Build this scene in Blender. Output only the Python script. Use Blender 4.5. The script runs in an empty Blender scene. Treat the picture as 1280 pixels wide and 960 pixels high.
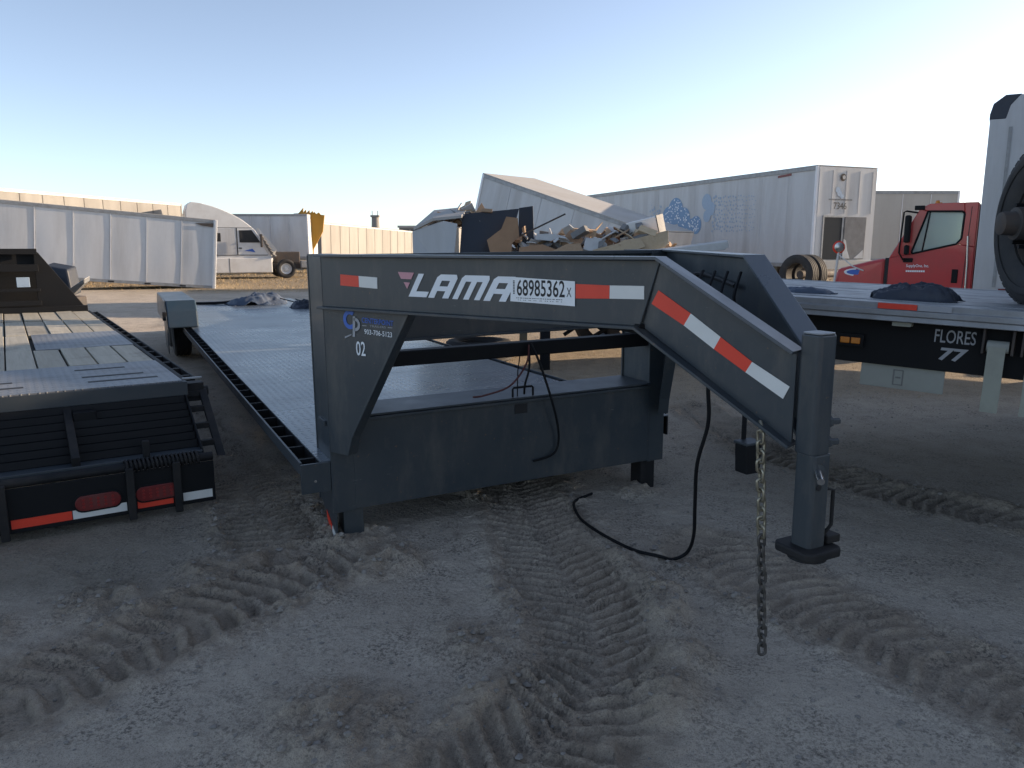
import bpy, math, random
import numpy as np
from mathutils import Vector, Matrix, Euler
random.seed(7); rng = np.random.default_rng(7)
sc = bpy.context.scene
COL = sc.collection
R = math.radians
V = Vector

# ------------------------------------------------------------ camera, sky, sun, exposure
cam = bpy.data.cameras.new('camera'); camo = bpy.data.objects.new('camera', cam); COL.objects.link(camo)
camo.location = (0, 0, 1.7); cam.sensor_width = 36; cam.lens = 961 / 1280 * 36
camo.rotation_euler = (R(90) - math.atan(171 / 961), 0, 0)
cam.clip_start = .05; cam.clip_end = 3000
sc.camera = camo
SUN_EL, SUN_AZ = 13.0, 70.0            # low sun to the right, a little ahead of the camera
w = bpy.data.worlds.new('World'); sc.world = w; w.use_nodes = True
nt = w.node_tree
sky = nt.nodes.new('ShaderNodeTexSky'); sky.sky_type = 'NISHITA'; sky.sun_disc = False
sky.sun_elevation = R(SUN_EL); sky.sun_rotation = R(SUN_AZ)
sky.air_density = .6; sky.dust_density = .7; sky.ozone_density = .85; sky.altitude = 200
hs = nt.nodes.new('ShaderNodeHueSaturation'); hs.inputs['Saturation'].default_value = .8          # hazy, paler air
nt.links.new(sky.outputs[0], hs.inputs['Color']); nt.links.new(hs.outputs[0], nt.nodes['Background'].inputs[0])
nt.nodes['Background'].inputs[1].default_value = .1
sun = bpy.data.lights.new('sun', 'SUN'); sun.energy = 3.4; sun.angle = R(.5); sun.color = (1, .77, .54)
suno = bpy.data.objects.new('sun', sun); COL.objects.link(suno)
ce = math.cos(R(SUN_EL))
SUND = V((math.sin(R(SUN_AZ)) * ce, math.cos(R(SUN_AZ)) * ce, math.sin(R(SUN_EL))))
suno.rotation_euler = SUND.to_track_quat('Z', 'Y').to_euler()
suno.location = (30, -25, 20)
vs = sc.view_settings; vs.view_transform = 'Standard'; vs.look = 'None'; vs.exposure = 1.5; vs.gamma = 1; vs.use_curve_mapping = False

# ------------------------------------------------------------ mesh builder and object helpers
class MB:
    def __init__(s): s.v = []; s.f = []
    def add(s, vs, fs):
        b = len(s.v); s.v += [tuple(p) for p in vs]; s.f += [tuple(b + i for i in f) for f in fs]; return s
    def box(s, a, b):
        x0, y0, z0 = a; x1, y1, z1 = b
        return s.add([(x0,y0,z0),(x1,y0,z0),(x1,y1,z0),(x0,y1,z0),(x0,y0,z1),(x1,y0,z1),(x1,y1,z1),(x0,y1,z1)],
                     [(0,3,2,1),(4,5,6,7),(0,1,5,4),(1,2,6,5),(2,3,7,6),(3,0,4,7)])
    def prism(s, pts, vec):
        pts = [V(p) for p in pts]; vec = V(vec); n = len(pts)
        nrm = V((0, 0, 0))
        for i in range(n): nrm += pts[i].cross(pts[(i + 1) % n])
        if nrm.dot(vec) > 0: pts = pts[::-1]
        return s.add(pts + [p + vec for p in pts], [tuple(range(n)), tuple(range(2*n-1, n-1, -1))] +
                     [(i, i + n, (i+1) % n + n, (i+1) % n) for i in range(n)])
    def face(s, pts): return s.add(pts, [tuple(range(len(pts)))])
    def cyl(s, p0, p1, r0, r1=None, seg=14, caps=True):
        p0, p1 = V(p0), V(p1); r1 = r0 if r1 is None else r1
        q = (p1 - p0).to_track_quat('Z', 'Y'); vs = []
        for p, r in ((p0, r0), (p1, r1)):
            for i in range(seg):
                a = 2 * math.pi * (i + .5) / seg
                vs.append(p + q @ V((r * math.cos(a), r * math.sin(a), 0)))
        fs = [(i, (i+1) % seg, (i+1) % seg + seg, i + seg) for i in range(seg)]
        if caps: fs += [tuple(range(seg))[::-1], tuple(range(seg, 2 * seg))]
        return s.add(vs, fs)
    def tube(s, path, r, seg=8):
        path = [V(p) for p in path]; vs = []; fs = []; n = len(path); up = None
        for i, p in enumerate(path):
            d = (path[min(i+1, n-1)] - path[max(i-1, 0)]).normalized()
            if up is None: up = d.orthogonal().normalized()
            up = (up - d * up.dot(d)).normalized(); sd = d.cross(up)
            for k in range(seg):
                a = 2 * math.pi * k / seg; vs.append(p + up * (r * math.cos(a)) + sd * (r * math.sin(a)))
        for i in range(n - 1):
            for k in range(seg):
                a = i * seg + k; b = i * seg + (k+1) % seg
                fs.append((a, b, b + seg, a + seg))
        fs += [tuple(range(seg))[::-1], tuple(range((n-1) * seg, n * seg))]
        return s.add(vs, fs)
    def lathe(s, prof, c, axis, seg=28):                # prof: (radius, along axis)
        c = V(c); q = V(axis).to_track_quat('Z', 'Y'); vs = []; fs = []; n = len(prof)
        for i in range(seg):
            a = 2 * math.pi * i / seg
            for r, h in prof: vs.append(c + q @ V((r * math.cos(a), r * math.sin(a), h)))
        for i in range(seg):
            j = (i + 1) % seg
            for k in range(n - 1): fs.append((i*n + k, j*n + k, j*n + k + 1, i*n + k + 1))
        return s.add(vs, fs)
    def mesh(s, name):
        me = bpy.data.meshes.new(name); me.from_pydata(s.v, [], s.f); me.update(); return me
    def build(s, name, mat, parent=None, bevel=0, smooth=False, fix=True):
        me = s.mesh(name)
        if fix and len(s.f) < 30000:
            import bmesh
            bm = bmesh.new(); bm.from_mesh(me); bmesh.ops.recalc_face_normals(bm, faces=bm.faces); bm.to_mesh(me); bm.free()
        return link(name, me, mat, parent, bevel, smooth)

def link(name, me, mat=None, parent=None, bevel=0, smooth=False):
    o = bpy.data.objects.new(name, me); COL.objects.link(o)
    if mat and not me.materials: me.materials.append(mat)
    if parent: o.parent = parent
    if smooth:
        me.polygons.foreach_set('use_smooth', [True] * len(me.polygons))
        if smooth != 'all' and hasattr(me, 'set_sharp_from_angle'): me.set_sharp_from_angle(angle=R(38))
    if bevel:
        m = o.modifiers.new('bevel', 'BEVEL'); m.width = bevel; m.segments = 2; m.limit_method = 'ANGLE'; m.angle_limit = R(40); m.harden_normals = False
    return o

def tag(o, label=None, cat=None, group=None, kind=None):
    if label: o['label'] = label
    if cat: o['category'] = cat
    if group: o['group'] = group
    if kind: o['kind'] = kind
    return o

def thing(name, label, cat, loc=(0, 0, 0), rot=(0, 0, 0), group=None):
    o = bpy.data.objects.new(name, None); COL.objects.link(o); o.empty_display_size = .2
    o.location = loc; o.rotation_euler = rot
    return tag(o, label, cat, group)

class Fr:                                                # a flat frame: origin, x direction, y direction
    def __init__(s, o, x, y): s.o = V(o); s.x = V(x).normalized(); s.y = (V(y) - s.x * V(y).dot(s.x)).normalized(); s.n = s.x.cross(s.y)
    def p(s, a, b, c=0): return s.o + s.x * a + s.y * b + s.n * c
    def mat(s, a, b, c=0):
        m = Matrix.Identity(4); o = s.p(a, b, c)
        for i in range(3): m[i][0] = s.x[i]; m[i][1] = s.y[i]; m[i][2] = s.n[i]; m[i][3] = o[i]
        return m
    def plate(s, pts, t, c=0): # prism standing proud by t
        mb = MB(); mb.prism([s.p(a, b, c) for a, b in pts], s.n * t); return mb

def text(name, body, mat, parent, fr, a, b, width, height, c=.003, bold=0, shear=0, tilt=0):
    cu = bpy.data.curves.new(name, 'FONT'); cu.body = body; cu.size = 1; cu.offset = bold; cu.shear = shear; cu.resolution_u = 3
    tmp = bpy.data.objects.new('t', cu); COL.objects.link(tmp)
    dg = bpy.context.evaluated_depsgraph_get(); dg.update()
    me = bpy.data.meshes.new_from_object(tmp.evaluated_get(dg)); bpy.data.objects.remove(tmp); bpy.data.curves.remove(cu)
    co = np.array([v.co[:] for v in me.vertices]); mn, mx = co.min(0), co.max(0); sz = mx - mn
    rt = Matrix.Rotation(tilt, 4, 'Z'); M = fr.mat(a, b, c) @ rt
    for v, q in zip(me.vertices, co):
        v.co = M @ V(((q[0] - mn[0]) / sz[0] * width, (q[1] - mn[1]) / sz[1] * height, 0))
    me.materials.clear()
    return link(name, me, mat, parent)

# ------------------------------------------------------------ materials
def newmat(name):
    m = bpy.data.materials.new(name); m.use_nodes = True
    return m, m.node_tree, m.node_tree.nodes['Principled BSDF']
def nd(nt, typ, ins=(), out=0, **kw):
    n = nt.nodes.new(typ)
    for k, v in kw.items(): setattr(n, k, v)
    for k, v in (ins.items() if isinstance(ins, dict) else enumerate(ins)):
        if v is None: continue
        if isinstance(v, bpy.types.NodeSocket): nt.links.new(v, n.inputs[k])
        else: n.inputs[k].default_value = v
    return n.outputs[out]
def mth(nt, op, a, b=0., c=None): return nd(nt, 'ShaderNodeMath', [a, b] + ([c] if c is not None else []), operation=op)
def noise(nt, vec, scale, detail=4, rough=.55): return nd(nt, 'ShaderNodeTexNoise', {'Vector': vec, 'Scale': scale, 'Detail': detail, 'Roughness': rough})
def ramp(nt, fac, stops):
    n = nt.nodes.new('ShaderNodeValToRGB'); nt.links.new(fac, n.inputs[0]); e = n.color_ramp.elements
    while len(e) < len(stops): e.new(.5)
    for k, (p, c) in zip(e, stops): k.position = p; k.color = (*c, 1) if len(c) == 3 else c
    return n.outputs[0]
def mixc(nt, fac, a, b, mode='MIX'):
    n = nt.nodes.new('ShaderNodeMix'); n.data_type = 'RGBA'; n.blend_type = mode
    for i, v in ((0, fac), (6, a), (7, b)):
        if isinstance(v, bpy.types.NodeSocket): nt.links.new(v, n.inputs[i])
        else: n.inputs[i].default_value = v if i == 0 else (*v, 1)
    return n.outputs[2]
def objco(nt): return nd(nt, 'ShaderNodeTexCoord', out=3)
def bump(nt, bs, h, strength=.3, dist=.01):
    n = nt.nodes.new('ShaderNodeBump'); n.inputs['Strength'].default_value = strength; n.inputs['Distance'].default_value = dist
    nt.links.new(h, n.inputs['Height']); nt.links.new(n.outputs[0], bs.inputs['Normal'])

def paint(name, col, rough=.4, dirt=(.2, .17, .13), amt=.35, scale=3., metal=0., bmp=.05, coat=0., streak=False):
    m, nt, bs = newmat(name); co = objco(nt)
    if streak:
        mp = nd(nt, 'ShaderNodeMapping', {'Vector': co, 'Scale': (1, 1, .12)}); nz = noise(nt, mp, scale * 2.2, 6, .65)
    else: nz = noise(nt, co, scale, 7, .62)
    n2 = noise(nt, co, scale * 9, 3, .5)
    f = ramp(nt, nz, [(.42, (0, 0, 0)), (.78, (1, 1, 1))])
    f = mth(nt, 'MULTIPLY', f, amt)
    c = mixc(nt, f, col, dirt)
    c = mixc(nt, mth(nt, 'MULTIPLY', n2, .18), c, tuple(x * .6 for x in col))
    nt.links.new(c, bs.inputs['Base Color'])
    r = mth(nt, 'ADD', mth(nt, 'MULTIPLY', nz, .35), rough - .15); nt.links.new(r, bs.inputs['Roughness'])
    bs.inputs['Metallic'].default_value = metal; bs.inputs['Coat Weight'].default_value = coat
    if bmp: bump(nt, bs, n2, bmp, .004)
    return m
def flat(name, col, rough=.5, metal=0., emit=None):
    m, nt, bs = newmat(name); co = objco(nt)
    c = mixc(nt, mth(nt, 'MULTIPLY', noise(nt, co, 14, 4), .35), col, tuple(x * .55 for x in col)); nt.links.new(c, bs.inputs['Base Color'])
    bs.inputs['Roughness'].default_value = rough; bs.inputs['Metallic'].default_value = metal
    return m

def tread_plate(name, col, pitch=.045, metal=.0, rough=.3, dusty=(.15, .15, .16)):
    m, nt, bs = newmat(name); co = objco(nt)
    s = nd(nt, 'ShaderNodeSeparateXYZ', [co]).node
    x = mth(nt, 'MULTIPLY', s.outputs[0], 1 / pitch); y = mth(nt, 'MULTIPLY', s.outputs[1], 1 / pitch)
    fx, fy = mth(nt, 'FLOOR', x), mth(nt, 'FLOOR', y)
    a = mth(nt, 'SUBTRACT', mth(nt, 'SUBTRACT', x, fx), .5); b = mth(nt, 'SUBTRACT', mth(nt, 'SUBTRACT', y, fy), .5)
    ck = mth(nt, 'MODULO', mth(nt, 'ABSOLUTE', mth(nt, 'ADD', fx, fy)), 2.)
    sg = mth(nt, 'SUBTRACT', mth(nt, 'MULTIPLY', ck, 2.), 1.)
    p = mth(nt, 'ADD', a, mth(nt, 'MULTIPLY', b, sg)); q = mth(nt, 'SUBTRACT', mth(nt, 'MULTIPLY', a, sg), b)
    d = mth(nt, 'ADD', mth(nt, 'POWER', mth(nt, 'MULTIPLY', p, 1.15), 2.), mth(nt, 'POWER', mth(nt, 'MULTIPLY', q, 4.), 2.))
    h = nd(nt, 'ShaderNodeMapRange', {'Value': d, 'From Min': .55, 'From Max': .1, 'To Min': 0., 'To Max': 1.})
    nz = noise(nt, co, 1.3, 7, .65); st = noise(nt, nd(nt, 'ShaderNodeMapping', {'Vector': co, 'Scale': (.6, 3., 1)}), 1.2, 6, .7)
    c = mixc(nt, ramp(nt, nz, [(.4, (0, 0, 0)), (.75, (.8, .8, .8))]), col, dusty)
    c = mixc(nt, ramp(nt, st, [(.5, (0, 0, 0)), (.62, (.45, .45, .45))]), c, tuple(v * .45 for v in col))
    nt.links.new(c, bs.inputs['Base Color']); bs.inputs['Metallic'].default_value = metal
    nt.links.new(mth(nt, 'ADD', mth(nt, 'MULTIPLY', nz, .3), rough), bs.inputs['Roughness'])
    bump(nt, bs, h, .9, .008)
    return m

def wood(name, a, b, along='y', scale=1.):
    m, nt, bs = newmat(name); co = objco(nt)
    inf = nd(nt, 'ShaderNodeObjectInfo', out=5)
    off = nd(nt, 'ShaderNodeVectorMath', [co, nd(nt, 'ShaderNodeCombineXYZ', [mth(nt, 'MULTIPLY', inf, 37.), mth(nt, 'MULTIPLY', inf, 91.), 0.])], operation='ADD')
    sc_ = {'y': (14, .7, 14), 'x': (.7, 14, 14)}[along]
    g = noise(nt, nd(nt, 'ShaderNodeMapping', {'Vector': off, 'Scale': sc_}), 2.2 * scale, 8, .65)
    c = ramp(nt, g, [(.3, a), (.7, b)])
    c = mixc(nt, mth(nt, 'MULTIPLY', inf, .5), c, tuple(x * .62 for x in a))
    c = mixc(nt, ramp(nt, noise(nt, co, 1.7, 6, .7), [(.55, (0, 0, 0)), (.7, (.55, .55, .55))]), c, (.09, .08, .07))
    nt.links.new(c, bs.inputs['Base Color']); bs.inputs['Roughness'].default_value = .8
    bump(nt, bs, g, .5, .004)
    return m

M = {}
def scuffed(name, col, rough, coat):
    m = paint(name, col, rough, (.11, .1, .085), .3, 2.6, bmp=.1, coat=coat); nt = m.node_tree; bs = nt.nodes['Principled BSDF']; co = objco(nt)
    src = bs.inputs['Base Color'].links[0].from_socket
    sc1 = noise(nt, nd(nt, 'ShaderNodeMapping', {'Vector': co, 'Scale': (1, 1, 7), 'Rotation': (.5, .3, .2)}), 9., 6, .75)
    c = mixc(nt, ramp(nt, sc1, [(.66, (0, 0, 0)), (.71, (.55, .55, .55))]), src, (.16, .16, .155))
    sp_ = noise(nt, co, 38., 3, .6)
    c = mixc(nt, ramp(nt, sp_, [(.69, (0, 0, 0)), (.73, (.7, .7, .7))]), c, (.14, .085, .05))
    dz = noise(nt, nd(nt, 'ShaderNodeMapping', {'Vector': co, 'Scale': (1.6, 1.6, .5)}), 3.1, 7, .72)
    c = mixc(nt, ramp(nt, dz, [(.5, (0, 0, 0)), (.8, (.5, .5, .5))]), c, (.15, .135, .115))
    nt.links.new(c, bs.inputs['Base Color']); return m
M['steel'] = scuffed('charcoal_paint', (.032, .043, .053), .38, .12)
M['flange'] = paint('sky_gleam_flange_paint', (.075, .088, .105), .3, (.13, .13, .13), .35, 5)  # top flange painted paler to carry the gleam of the sky
M['steel_plain'] = paint('charcoal_paint', (.026, .05, .072), .36, (.1, .09, .08), .22, 2.2, bmp=.08, coat=.15)
M['steel_lt'] = paint('charcoal_paint_scuffed', (.03, .04, .05), .45, (.09, .085, .075), .35, 4)
M['deck'] = tread_plate('charcoal_tread_plate', (.1, .125, .15), pitch=.055, rough=.14, dusty=(.19, .21, .225))
M['black'] = paint('black_paint', (.006, .007, .009), .62, (.022, .02, .019), .3, 3)
M['blackgrime'] = paint('grimy_black_steel', (.013, .014, .016), .6, (.07, .06, .052), .5, 5)
for k_ in ('black', 'blackgrime'): M[k_].node_tree.nodes['Principled BSDF'].inputs['Specular IOR Level'].default_value = .22
M['bplate'] = tread_plate('grey_tread_plate', (.15, .165, .185), pitch=.05, rough=.3, dusty=(.24, .24, .24))
M['rubber'] = paint('tyre_rubber', (.018, .018, .019), .75, (.09, .08, .07), .5, 6)
M['alu'] = paint('weathered_aluminium', (.3, .31, .32), .5, (.17, .16, .145), .65, 6, metal=.35, bmp=.1)
M['galv'] = paint('galvanised_chain', (.37, .34, .26), .4, (.15, .12, .08), .6, 30, metal=.8)
M['galv_dull'] = paint('dull_chain', (.12, .11, .1), .55, (.05, .045, .04), .6, 30, metal=.6)
M['chrome'] = flat('bare_steel', (.6, .6, .6), .25, 1.)
M['white_skin'] = paint('white_trailer_skin', (.5, .51, .52), .5, (.27, .25, .23), .6, .9, bmp=.04, streak=True)
M['grey_skin'] = paint('dull_white_trailer_skin', (.56, .57, .58), .5, (.33, .32, .31), .6, .8, bmp=.04, streak=True)
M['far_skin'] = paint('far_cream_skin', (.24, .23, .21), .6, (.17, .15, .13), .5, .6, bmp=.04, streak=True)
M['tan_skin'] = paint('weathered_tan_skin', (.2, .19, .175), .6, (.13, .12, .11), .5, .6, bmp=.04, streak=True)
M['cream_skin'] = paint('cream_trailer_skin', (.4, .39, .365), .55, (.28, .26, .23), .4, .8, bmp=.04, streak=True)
M['white'] = paint('white_paint', (.68, .68, .67), .4, (.35, .32, .28), .35, 2)
M['post_white'] = paint('bright_post', (.75, .76, .78), .4, (.4, .38, .35), .3, 2)
M['roof'] = paint('dusty_roof_sheet', (.42, .41, .39), .7, (.3, .27, .23), .5, .8)
M['red'] = paint('red_truck_paint', (.5, .03, .03), .32, (.22, .06, .04), .4, 2.5, coat=.35)
M['yellow'] = paint('yellow_paint', (.4, .2, .012), .5, (.4, .25, .08), .35, 2)
M['amber'] = flat('amber_lens', (.6, .2, .02), .25)
M['redlens'] = paint('red_lens', (.16, .01, .012), .35, (.1, .07, .06), .5, 8)
M['lampdot'] = flat('red_lens_facet', (.26, .02, .02), .3)
M['wirered'] = flat('dull_red_wire', (.09, .02, .018), .6)
M['tape_red'] = flat('red_reflective_tape', (.78, .055, .025), .4)
M['tape_white'] = flat('white_reflective_tape', (.74, .74, .71), .4)
M['vinyl'] = flat('white_vinyl', (.82, .85, .88), .45)
M['vinyl_pink'] = flat('faded_pink_vinyl', (.62, .3, .34), .5)
M['blue'] = flat('blue_vinyl', (.04, .13, .5), .45)
M['silver_vinyl'] = flat('silver_vinyl', (.35, .36, .38), .45)
M['paper'] = flat('white_sticker_paper', (.85, .87, .88), .6)
M['ink'] = flat('black_ink', (.012, .012, .014), .6)
M['tarp'] = paint('navy_tarp', (.022, .03, .048), .55, (.06, .06, .065), .5, 5)
M['tarpblue'] = paint('blue_grey_tarp', (.05, .075, .12), .55, (.1, .1, .11), .5, 5)
M['wood'] = wood('weathered_deck_plank', (.35, .325, .26), (.47, .44, .365))
M['ply'] = wood('splintered_plywood', (.36, .24, .15), (.48, .34, .22))
M['board'] = wood('pale_board', (.5, .38, .25), (.6, .48, .33))
M['foam'] = paint('dirty_white_foam', (.55, .56, .56), .8, (.25, .24, .22), .5, 4)
M['cardboard'] = paint('brown_cardboard', (.36, .22, .13), .85, (.22, .14, .09), .5, 5)
M['greyboard'] = paint('grey_insulation', (.2, .2, .2), .85, (.1, .09, .08), .5, 5)
M['dkwall'] = paint('dark_liner', (.016, .024, .04), .6, (.05, .05, .05), .5, 3)
M['mudflap'] = paint('pale_mudflap', (.3, .31, .28), .6, (.2, .19, .16), .5, 3)
M['strap'] = paint('pale_webbing', (.32, .33, .28), .8, (.2, .19, .16), .4, 10)
M['logo1'] = flat('deep_blue_print', (.16, .29, .47), .5)
M['logo2'] = flat('light_blue_print', (.32, .42, .54), .5)
M['chassis'] = paint('rusty_chassis', (.05, .045, .042), .7, (.16, .09, .05), .5, 5)
M['greypost'] = paint('grey_green_leg', (.12, .13, .11), .6, (.2, .18, .14), .4, 6)
M['concrete'] = paint('pale_concrete', (.24, .23, .215), .8, (.3, .28, .25), .4, .3)
m, nt_, bs = newmat('cab_glass'); bs.inputs['Base Color'].default_value = (.62, .72, .68, 1); bs.inputs['Roughness'].default_value = .12  # pale green base puts the sky's reflection into the glass colour
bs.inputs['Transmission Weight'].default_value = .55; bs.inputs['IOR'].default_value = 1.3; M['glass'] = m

# ground: soil colours from the mesh attribute "soil" (r: churned brown soil, g: straw gold laid on sunlit ground, b: dark turf)
m, nt_, bs = newmat('yard_dirt'); co = objco(nt_)
at = nd(nt_, 'ShaderNodeAttribute', attribute_name='soil'); sp = nd(nt_, 'ShaderNodeSeparateColor', [at]).node
n1, n2, n3 = noise(nt_, co, .9, 8, .65), noise(nt_, co, 7., 8, .7), noise(nt_, co, 60., 5, .7)
c = ramp(nt_, n1, [(.3, (.45, .385, .31)), (.52, (.55, .48, .395)), (.75, (.6, .53, .44))])
brown = ramp(nt_, n2, [(.3, (.28, .22, .165)), (.5, (.39, .32, .245)), (.7, (.48, .405, .32))])
c = mixc(nt_, sp.outputs[0], c, brown)
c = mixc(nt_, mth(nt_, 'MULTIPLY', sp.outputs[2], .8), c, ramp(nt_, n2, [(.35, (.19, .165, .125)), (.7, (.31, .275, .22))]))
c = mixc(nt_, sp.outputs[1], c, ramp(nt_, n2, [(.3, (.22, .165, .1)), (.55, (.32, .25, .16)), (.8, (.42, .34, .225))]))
c = mixc(nt_, ramp(nt_, n2, [(.56, (0, 0, 0)), (.72, (.55, .55, .55))]), c, (.17, .14, .115))
n4 = noise(nt_, co, 190., 3, .6); n5 = noise(nt_, co, 3.2, 5, .7)
spk = mth(nt_, 'MULTIPLY', ramp(nt_, n3, [(.5, (0, 0, 0)), (.57, (1, 1, 1))]), ramp(nt_, n5, [(.42, (.05, .05, .05)), (.65, (.75, .75, .75))]))
c = mixc(nt_, spk, c, (.085, .075, .065))
c = mixc(nt_, ramp(nt_, n4, [(.36, (.5, .5, .5)), (.48, (0, 0, 0))]), c, (.15, .135, .115))
c = mixc(nt_, ramp(nt_, n4, [(.62, (0, 0, 0)), (.75, (.5, .5, .5))]), c, (.58, .55, .5))
c = mixc(nt_, ramp(nt_, n3, [(.24, (.5, .5, .5)), (.34, (0, 0, 0))]), c, (.42, .39, .35))
nt_.links.new(c, bs.inputs['Base Color']); bs.inputs['Roughness'].default_value = .95; bs.inputs['Specular IOR Level'].default_value = .15
vo = nd(nt_, 'ShaderNodeTexVoronoi', {'Vector': co, 'Scale': 45.})
hh = mth(nt_, 'ADD', mth(nt_, 'MULTIPLY', n3, .6), mth(nt_, 'ADD', mth(nt_, 'MULTIPLY', vo, .35), mth(nt_, 'ADD', mth(nt_, 'MULTIPLY', n2, .9), mth(nt_, 'MULTIPLY', n4, .3))))
bump(nt_, bs, hh, .9, .028); M['ground'] = m
M['clod'] = paint('dirt_clod', (.27, .245, .215), .95, (.17, .15, .13), .6, 20, bmp=.4)
M['pebble'] = paint('pebble', (.24, .22, .195), .9, (.14, .13, .12), .6, 25)
M['straw'] = paint('dry_straw', (.4, .29, .15), .85, (.26, .18, .085), .6, 8)
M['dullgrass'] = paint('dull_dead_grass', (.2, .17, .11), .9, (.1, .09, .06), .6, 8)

# ------------------------------------------------------------ ground
def vnoise(x, y, seed):
    xi, yi = np.floor(x).astype(np.int64), np.floor(y).astype(np.int64); fx, fy = x - xi, y - yi
    fx = fx * fx * fx * (fx * (fx * 6 - 15) + 10); fy = fy * fy * fy * (fy * (fy * 6 - 15) + 10)
    def h(a, b):
        n = (a * 374761393 + b * 668265263 + seed * 974634777) & 0xffffffff
        n = ((n ^ (n >> 13)) * 1274126177) & 0xffffffff
        return ((n ^ (n >> 16)) & 0xffff) / 65535.
    return ((h(xi, yi) * (1-fx) + h(xi+1, yi) * fx) * (1-fy) + (h(xi, yi+1) * (1-fx) + h(xi+1, yi+1) * fx) * fy) * 2 - 1
def fbm(x, y, sc_, seed, o=4, g=.5):
    t = 0; a = 1
    for i in range(o): t = t + a * vnoise(x * sc_, y * sc_, seed + i); a *= g; sc_ *= 2.03
    return t
def sst(e0, e1, x):
    t = np.clip((x - e0) / (e1 - e0), 0, 1); return t * t * (3 - 2 * t)
TRACKS = [  # polyline, half width, lug pitch, lug skew, depth, berm height
    ([(-2.7, 2.1), (-1.94, 2.66), (-1.72, 3.02), (-1.44, 3.38), (-1.12, 3.86), (-.88, 4.12)], .24, .125, .3, .016, .02),
    ([(-.1, 6.6), (.02, 5.49), (.2, 4.24), (.36, 3.43), (.38, 2.93), (.2, 2.5), (-.15, 2.15), (-.5, 1.5)], .27, .085, .5, .016, .028),
    ([(1.12, 4.15), (1.4, 3.6), (1.66, 3.1), (1.97, 2.6), (2.4, 1.95)], .25, .098, -.3, .009, .016),
    ([(-4.2, 9.3), (-3.0, 7.2), (-2.0, 5.5), (-1.62, 4.8), (-1.3, 4.15)], .24, .085, .2, .016, .012),
    ([(3.2, 4.6), (2.6, 5.2), (2.2, 6.2), (1.9, 8)], .2, .09, .3, .018, .015)]
MOUNDS = [(-.72, 3.86, .16, .045), (-.95, 4.3, .13, .05), (-.58, 3.98, .15, .035), (-.62, 2.5, .26, .07), (.7, 3.3, .12, .045), (.72, 2.95, .13, .06),
          (.58, 2.68, .14, .065), (.76, 3.6, .12, .035), (.86, 5.2, .14, .05), (-1.6, 3.82, .2, .03), (-2.02, 3.5, .22, .03), (-2.4, 3.15, .2, .03), (.05, 2.75, .2, .035), (-.15, 3.1, .2, .03)]
def ground_h(x, y):
    near = np.exp(-((y - 4) / 9) ** 2) * np.exp(-(x / 9) ** 2)
    h = .05 * fbm(x, y, .12, 3, 3) * np.clip(np.hypot(x, y - 4) / 12, 0, 1) + .012 * fbm(x, y, .9, 11, 4)
    trk = np.zeros_like(x); brm = np.zeros_like(x); lug = np.zeros_like(x)
    wob = .035 * fbm(x, y, 2.3, 21, 3)
    for pl, hw, pitch, skew, dep, bh in TRACKS:
        best = np.full(x.shape, 9.); lat = np.zeros_like(x); arc = np.zeros_like(x); s0 = 0
        for (ax, ay), (bx, by) in zip(pl[:-1], pl[1:]):
            dx, dy = bx - ax, by - ay; L = math.hypot(dx, dy); dx /= L; dy /= L
            t = np.clip((x - ax) * dx + (y - ay) * dy, 0, L); px, py = ax + dx * t, ay + dy * t
            d = np.hypot(x - px, y - py); m_ = d < best
            best = np.where(m_, d, best); lat = np.where(m_, (x - ax) * -dy + (y - ay) * dx, lat); arc = np.where(m_, s0 + t, arc); s0 += L
        dd = best + wob
        ins = 1 - sst(hw * .82, hw * 1.08, dd); trk = np.maximum(trk, 1 - sst(hw * 1.0, hw * 1.7, dd))
        ph = arc / pitch + skew * np.abs(lat) / pitch + .35 * fbm(x, y, 1.8, 31, 2)
        wv = sst(.0, .55, np.sin(ph * 2 * math.pi) + .2 * fbm(x, y, 14, 43, 2)); keep = (.62 + .38 * sst(-.5, .3, fbm(x, y, 1.6, 41, 2))) * (1.45 if pitch > .11 else .8 if pitch == .098 else 1.15)
        lug = lug + ins * (wv - .4) * .034 * keep * (1 - .6 * np.exp(-(lat / .04) ** 2))
        h = h - dep * ins
        b = np.exp(-((dd - hw * 1.3) / (hw * .32)) ** 2) * (.3 + .9 * sst(-.4, .6, fbm(x, y, 1.1, 51, 3)))
        brm = np.maximum(brm, b); h = h + bh * b
    for mx, my, r, hh_ in MOUNDS:
        g = np.exp(-(((x - mx) ** 2 + (y - my) ** 2) / r ** 2) ** 1.3); h = h + hh_ * g; brm = np.maximum(brm, g)
    rough = np.clip(.22 + brm * 1.1 + trk * .12, 0, 1)
    h = h + lug + near * rough * (.02 * fbm(x, y, 9, 61, 4, .65) + .012 * np.abs(fbm(x, y, 24, 71, 2, .6)))
    return h, trk, brm
def spaced(a, b, fine, lo, hi, g):
    mid = list(np.arange(a, b, fine)); l = []; p = a; s = fine
    while p > lo: s *= g; p -= s; l.append(p)
    r = []; p = mid[-1]; s = fine
    while p < hi: s *= g; p += s; r.append(p)
    return np.array(l[::-1] + mid + r)
gx = spaced(-3.2, 3.1, .0125, -700, 700, 1.075); gy = spaced(2.0, 6.0, .0125, -300, 1500, 1.055)
X, Y = np.meshgrid(gx, gy); Z, TRK, BRM = ground_h(X, Y)
nx, ny = len(gx), len(gy)
me = bpy.data.meshes.new('ground')
co3 = np.stack([X, Y, Z], -1).reshape(-1, 3).astype(np.float32)
idx = np.arange(nx * ny).reshape(ny, nx)
q = np.stack([idx[:-1, :-1], idx[:-1, 1:], idx[1:, 1:], idx[1:, :-1]], -1).reshape(-1, 4)
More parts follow.
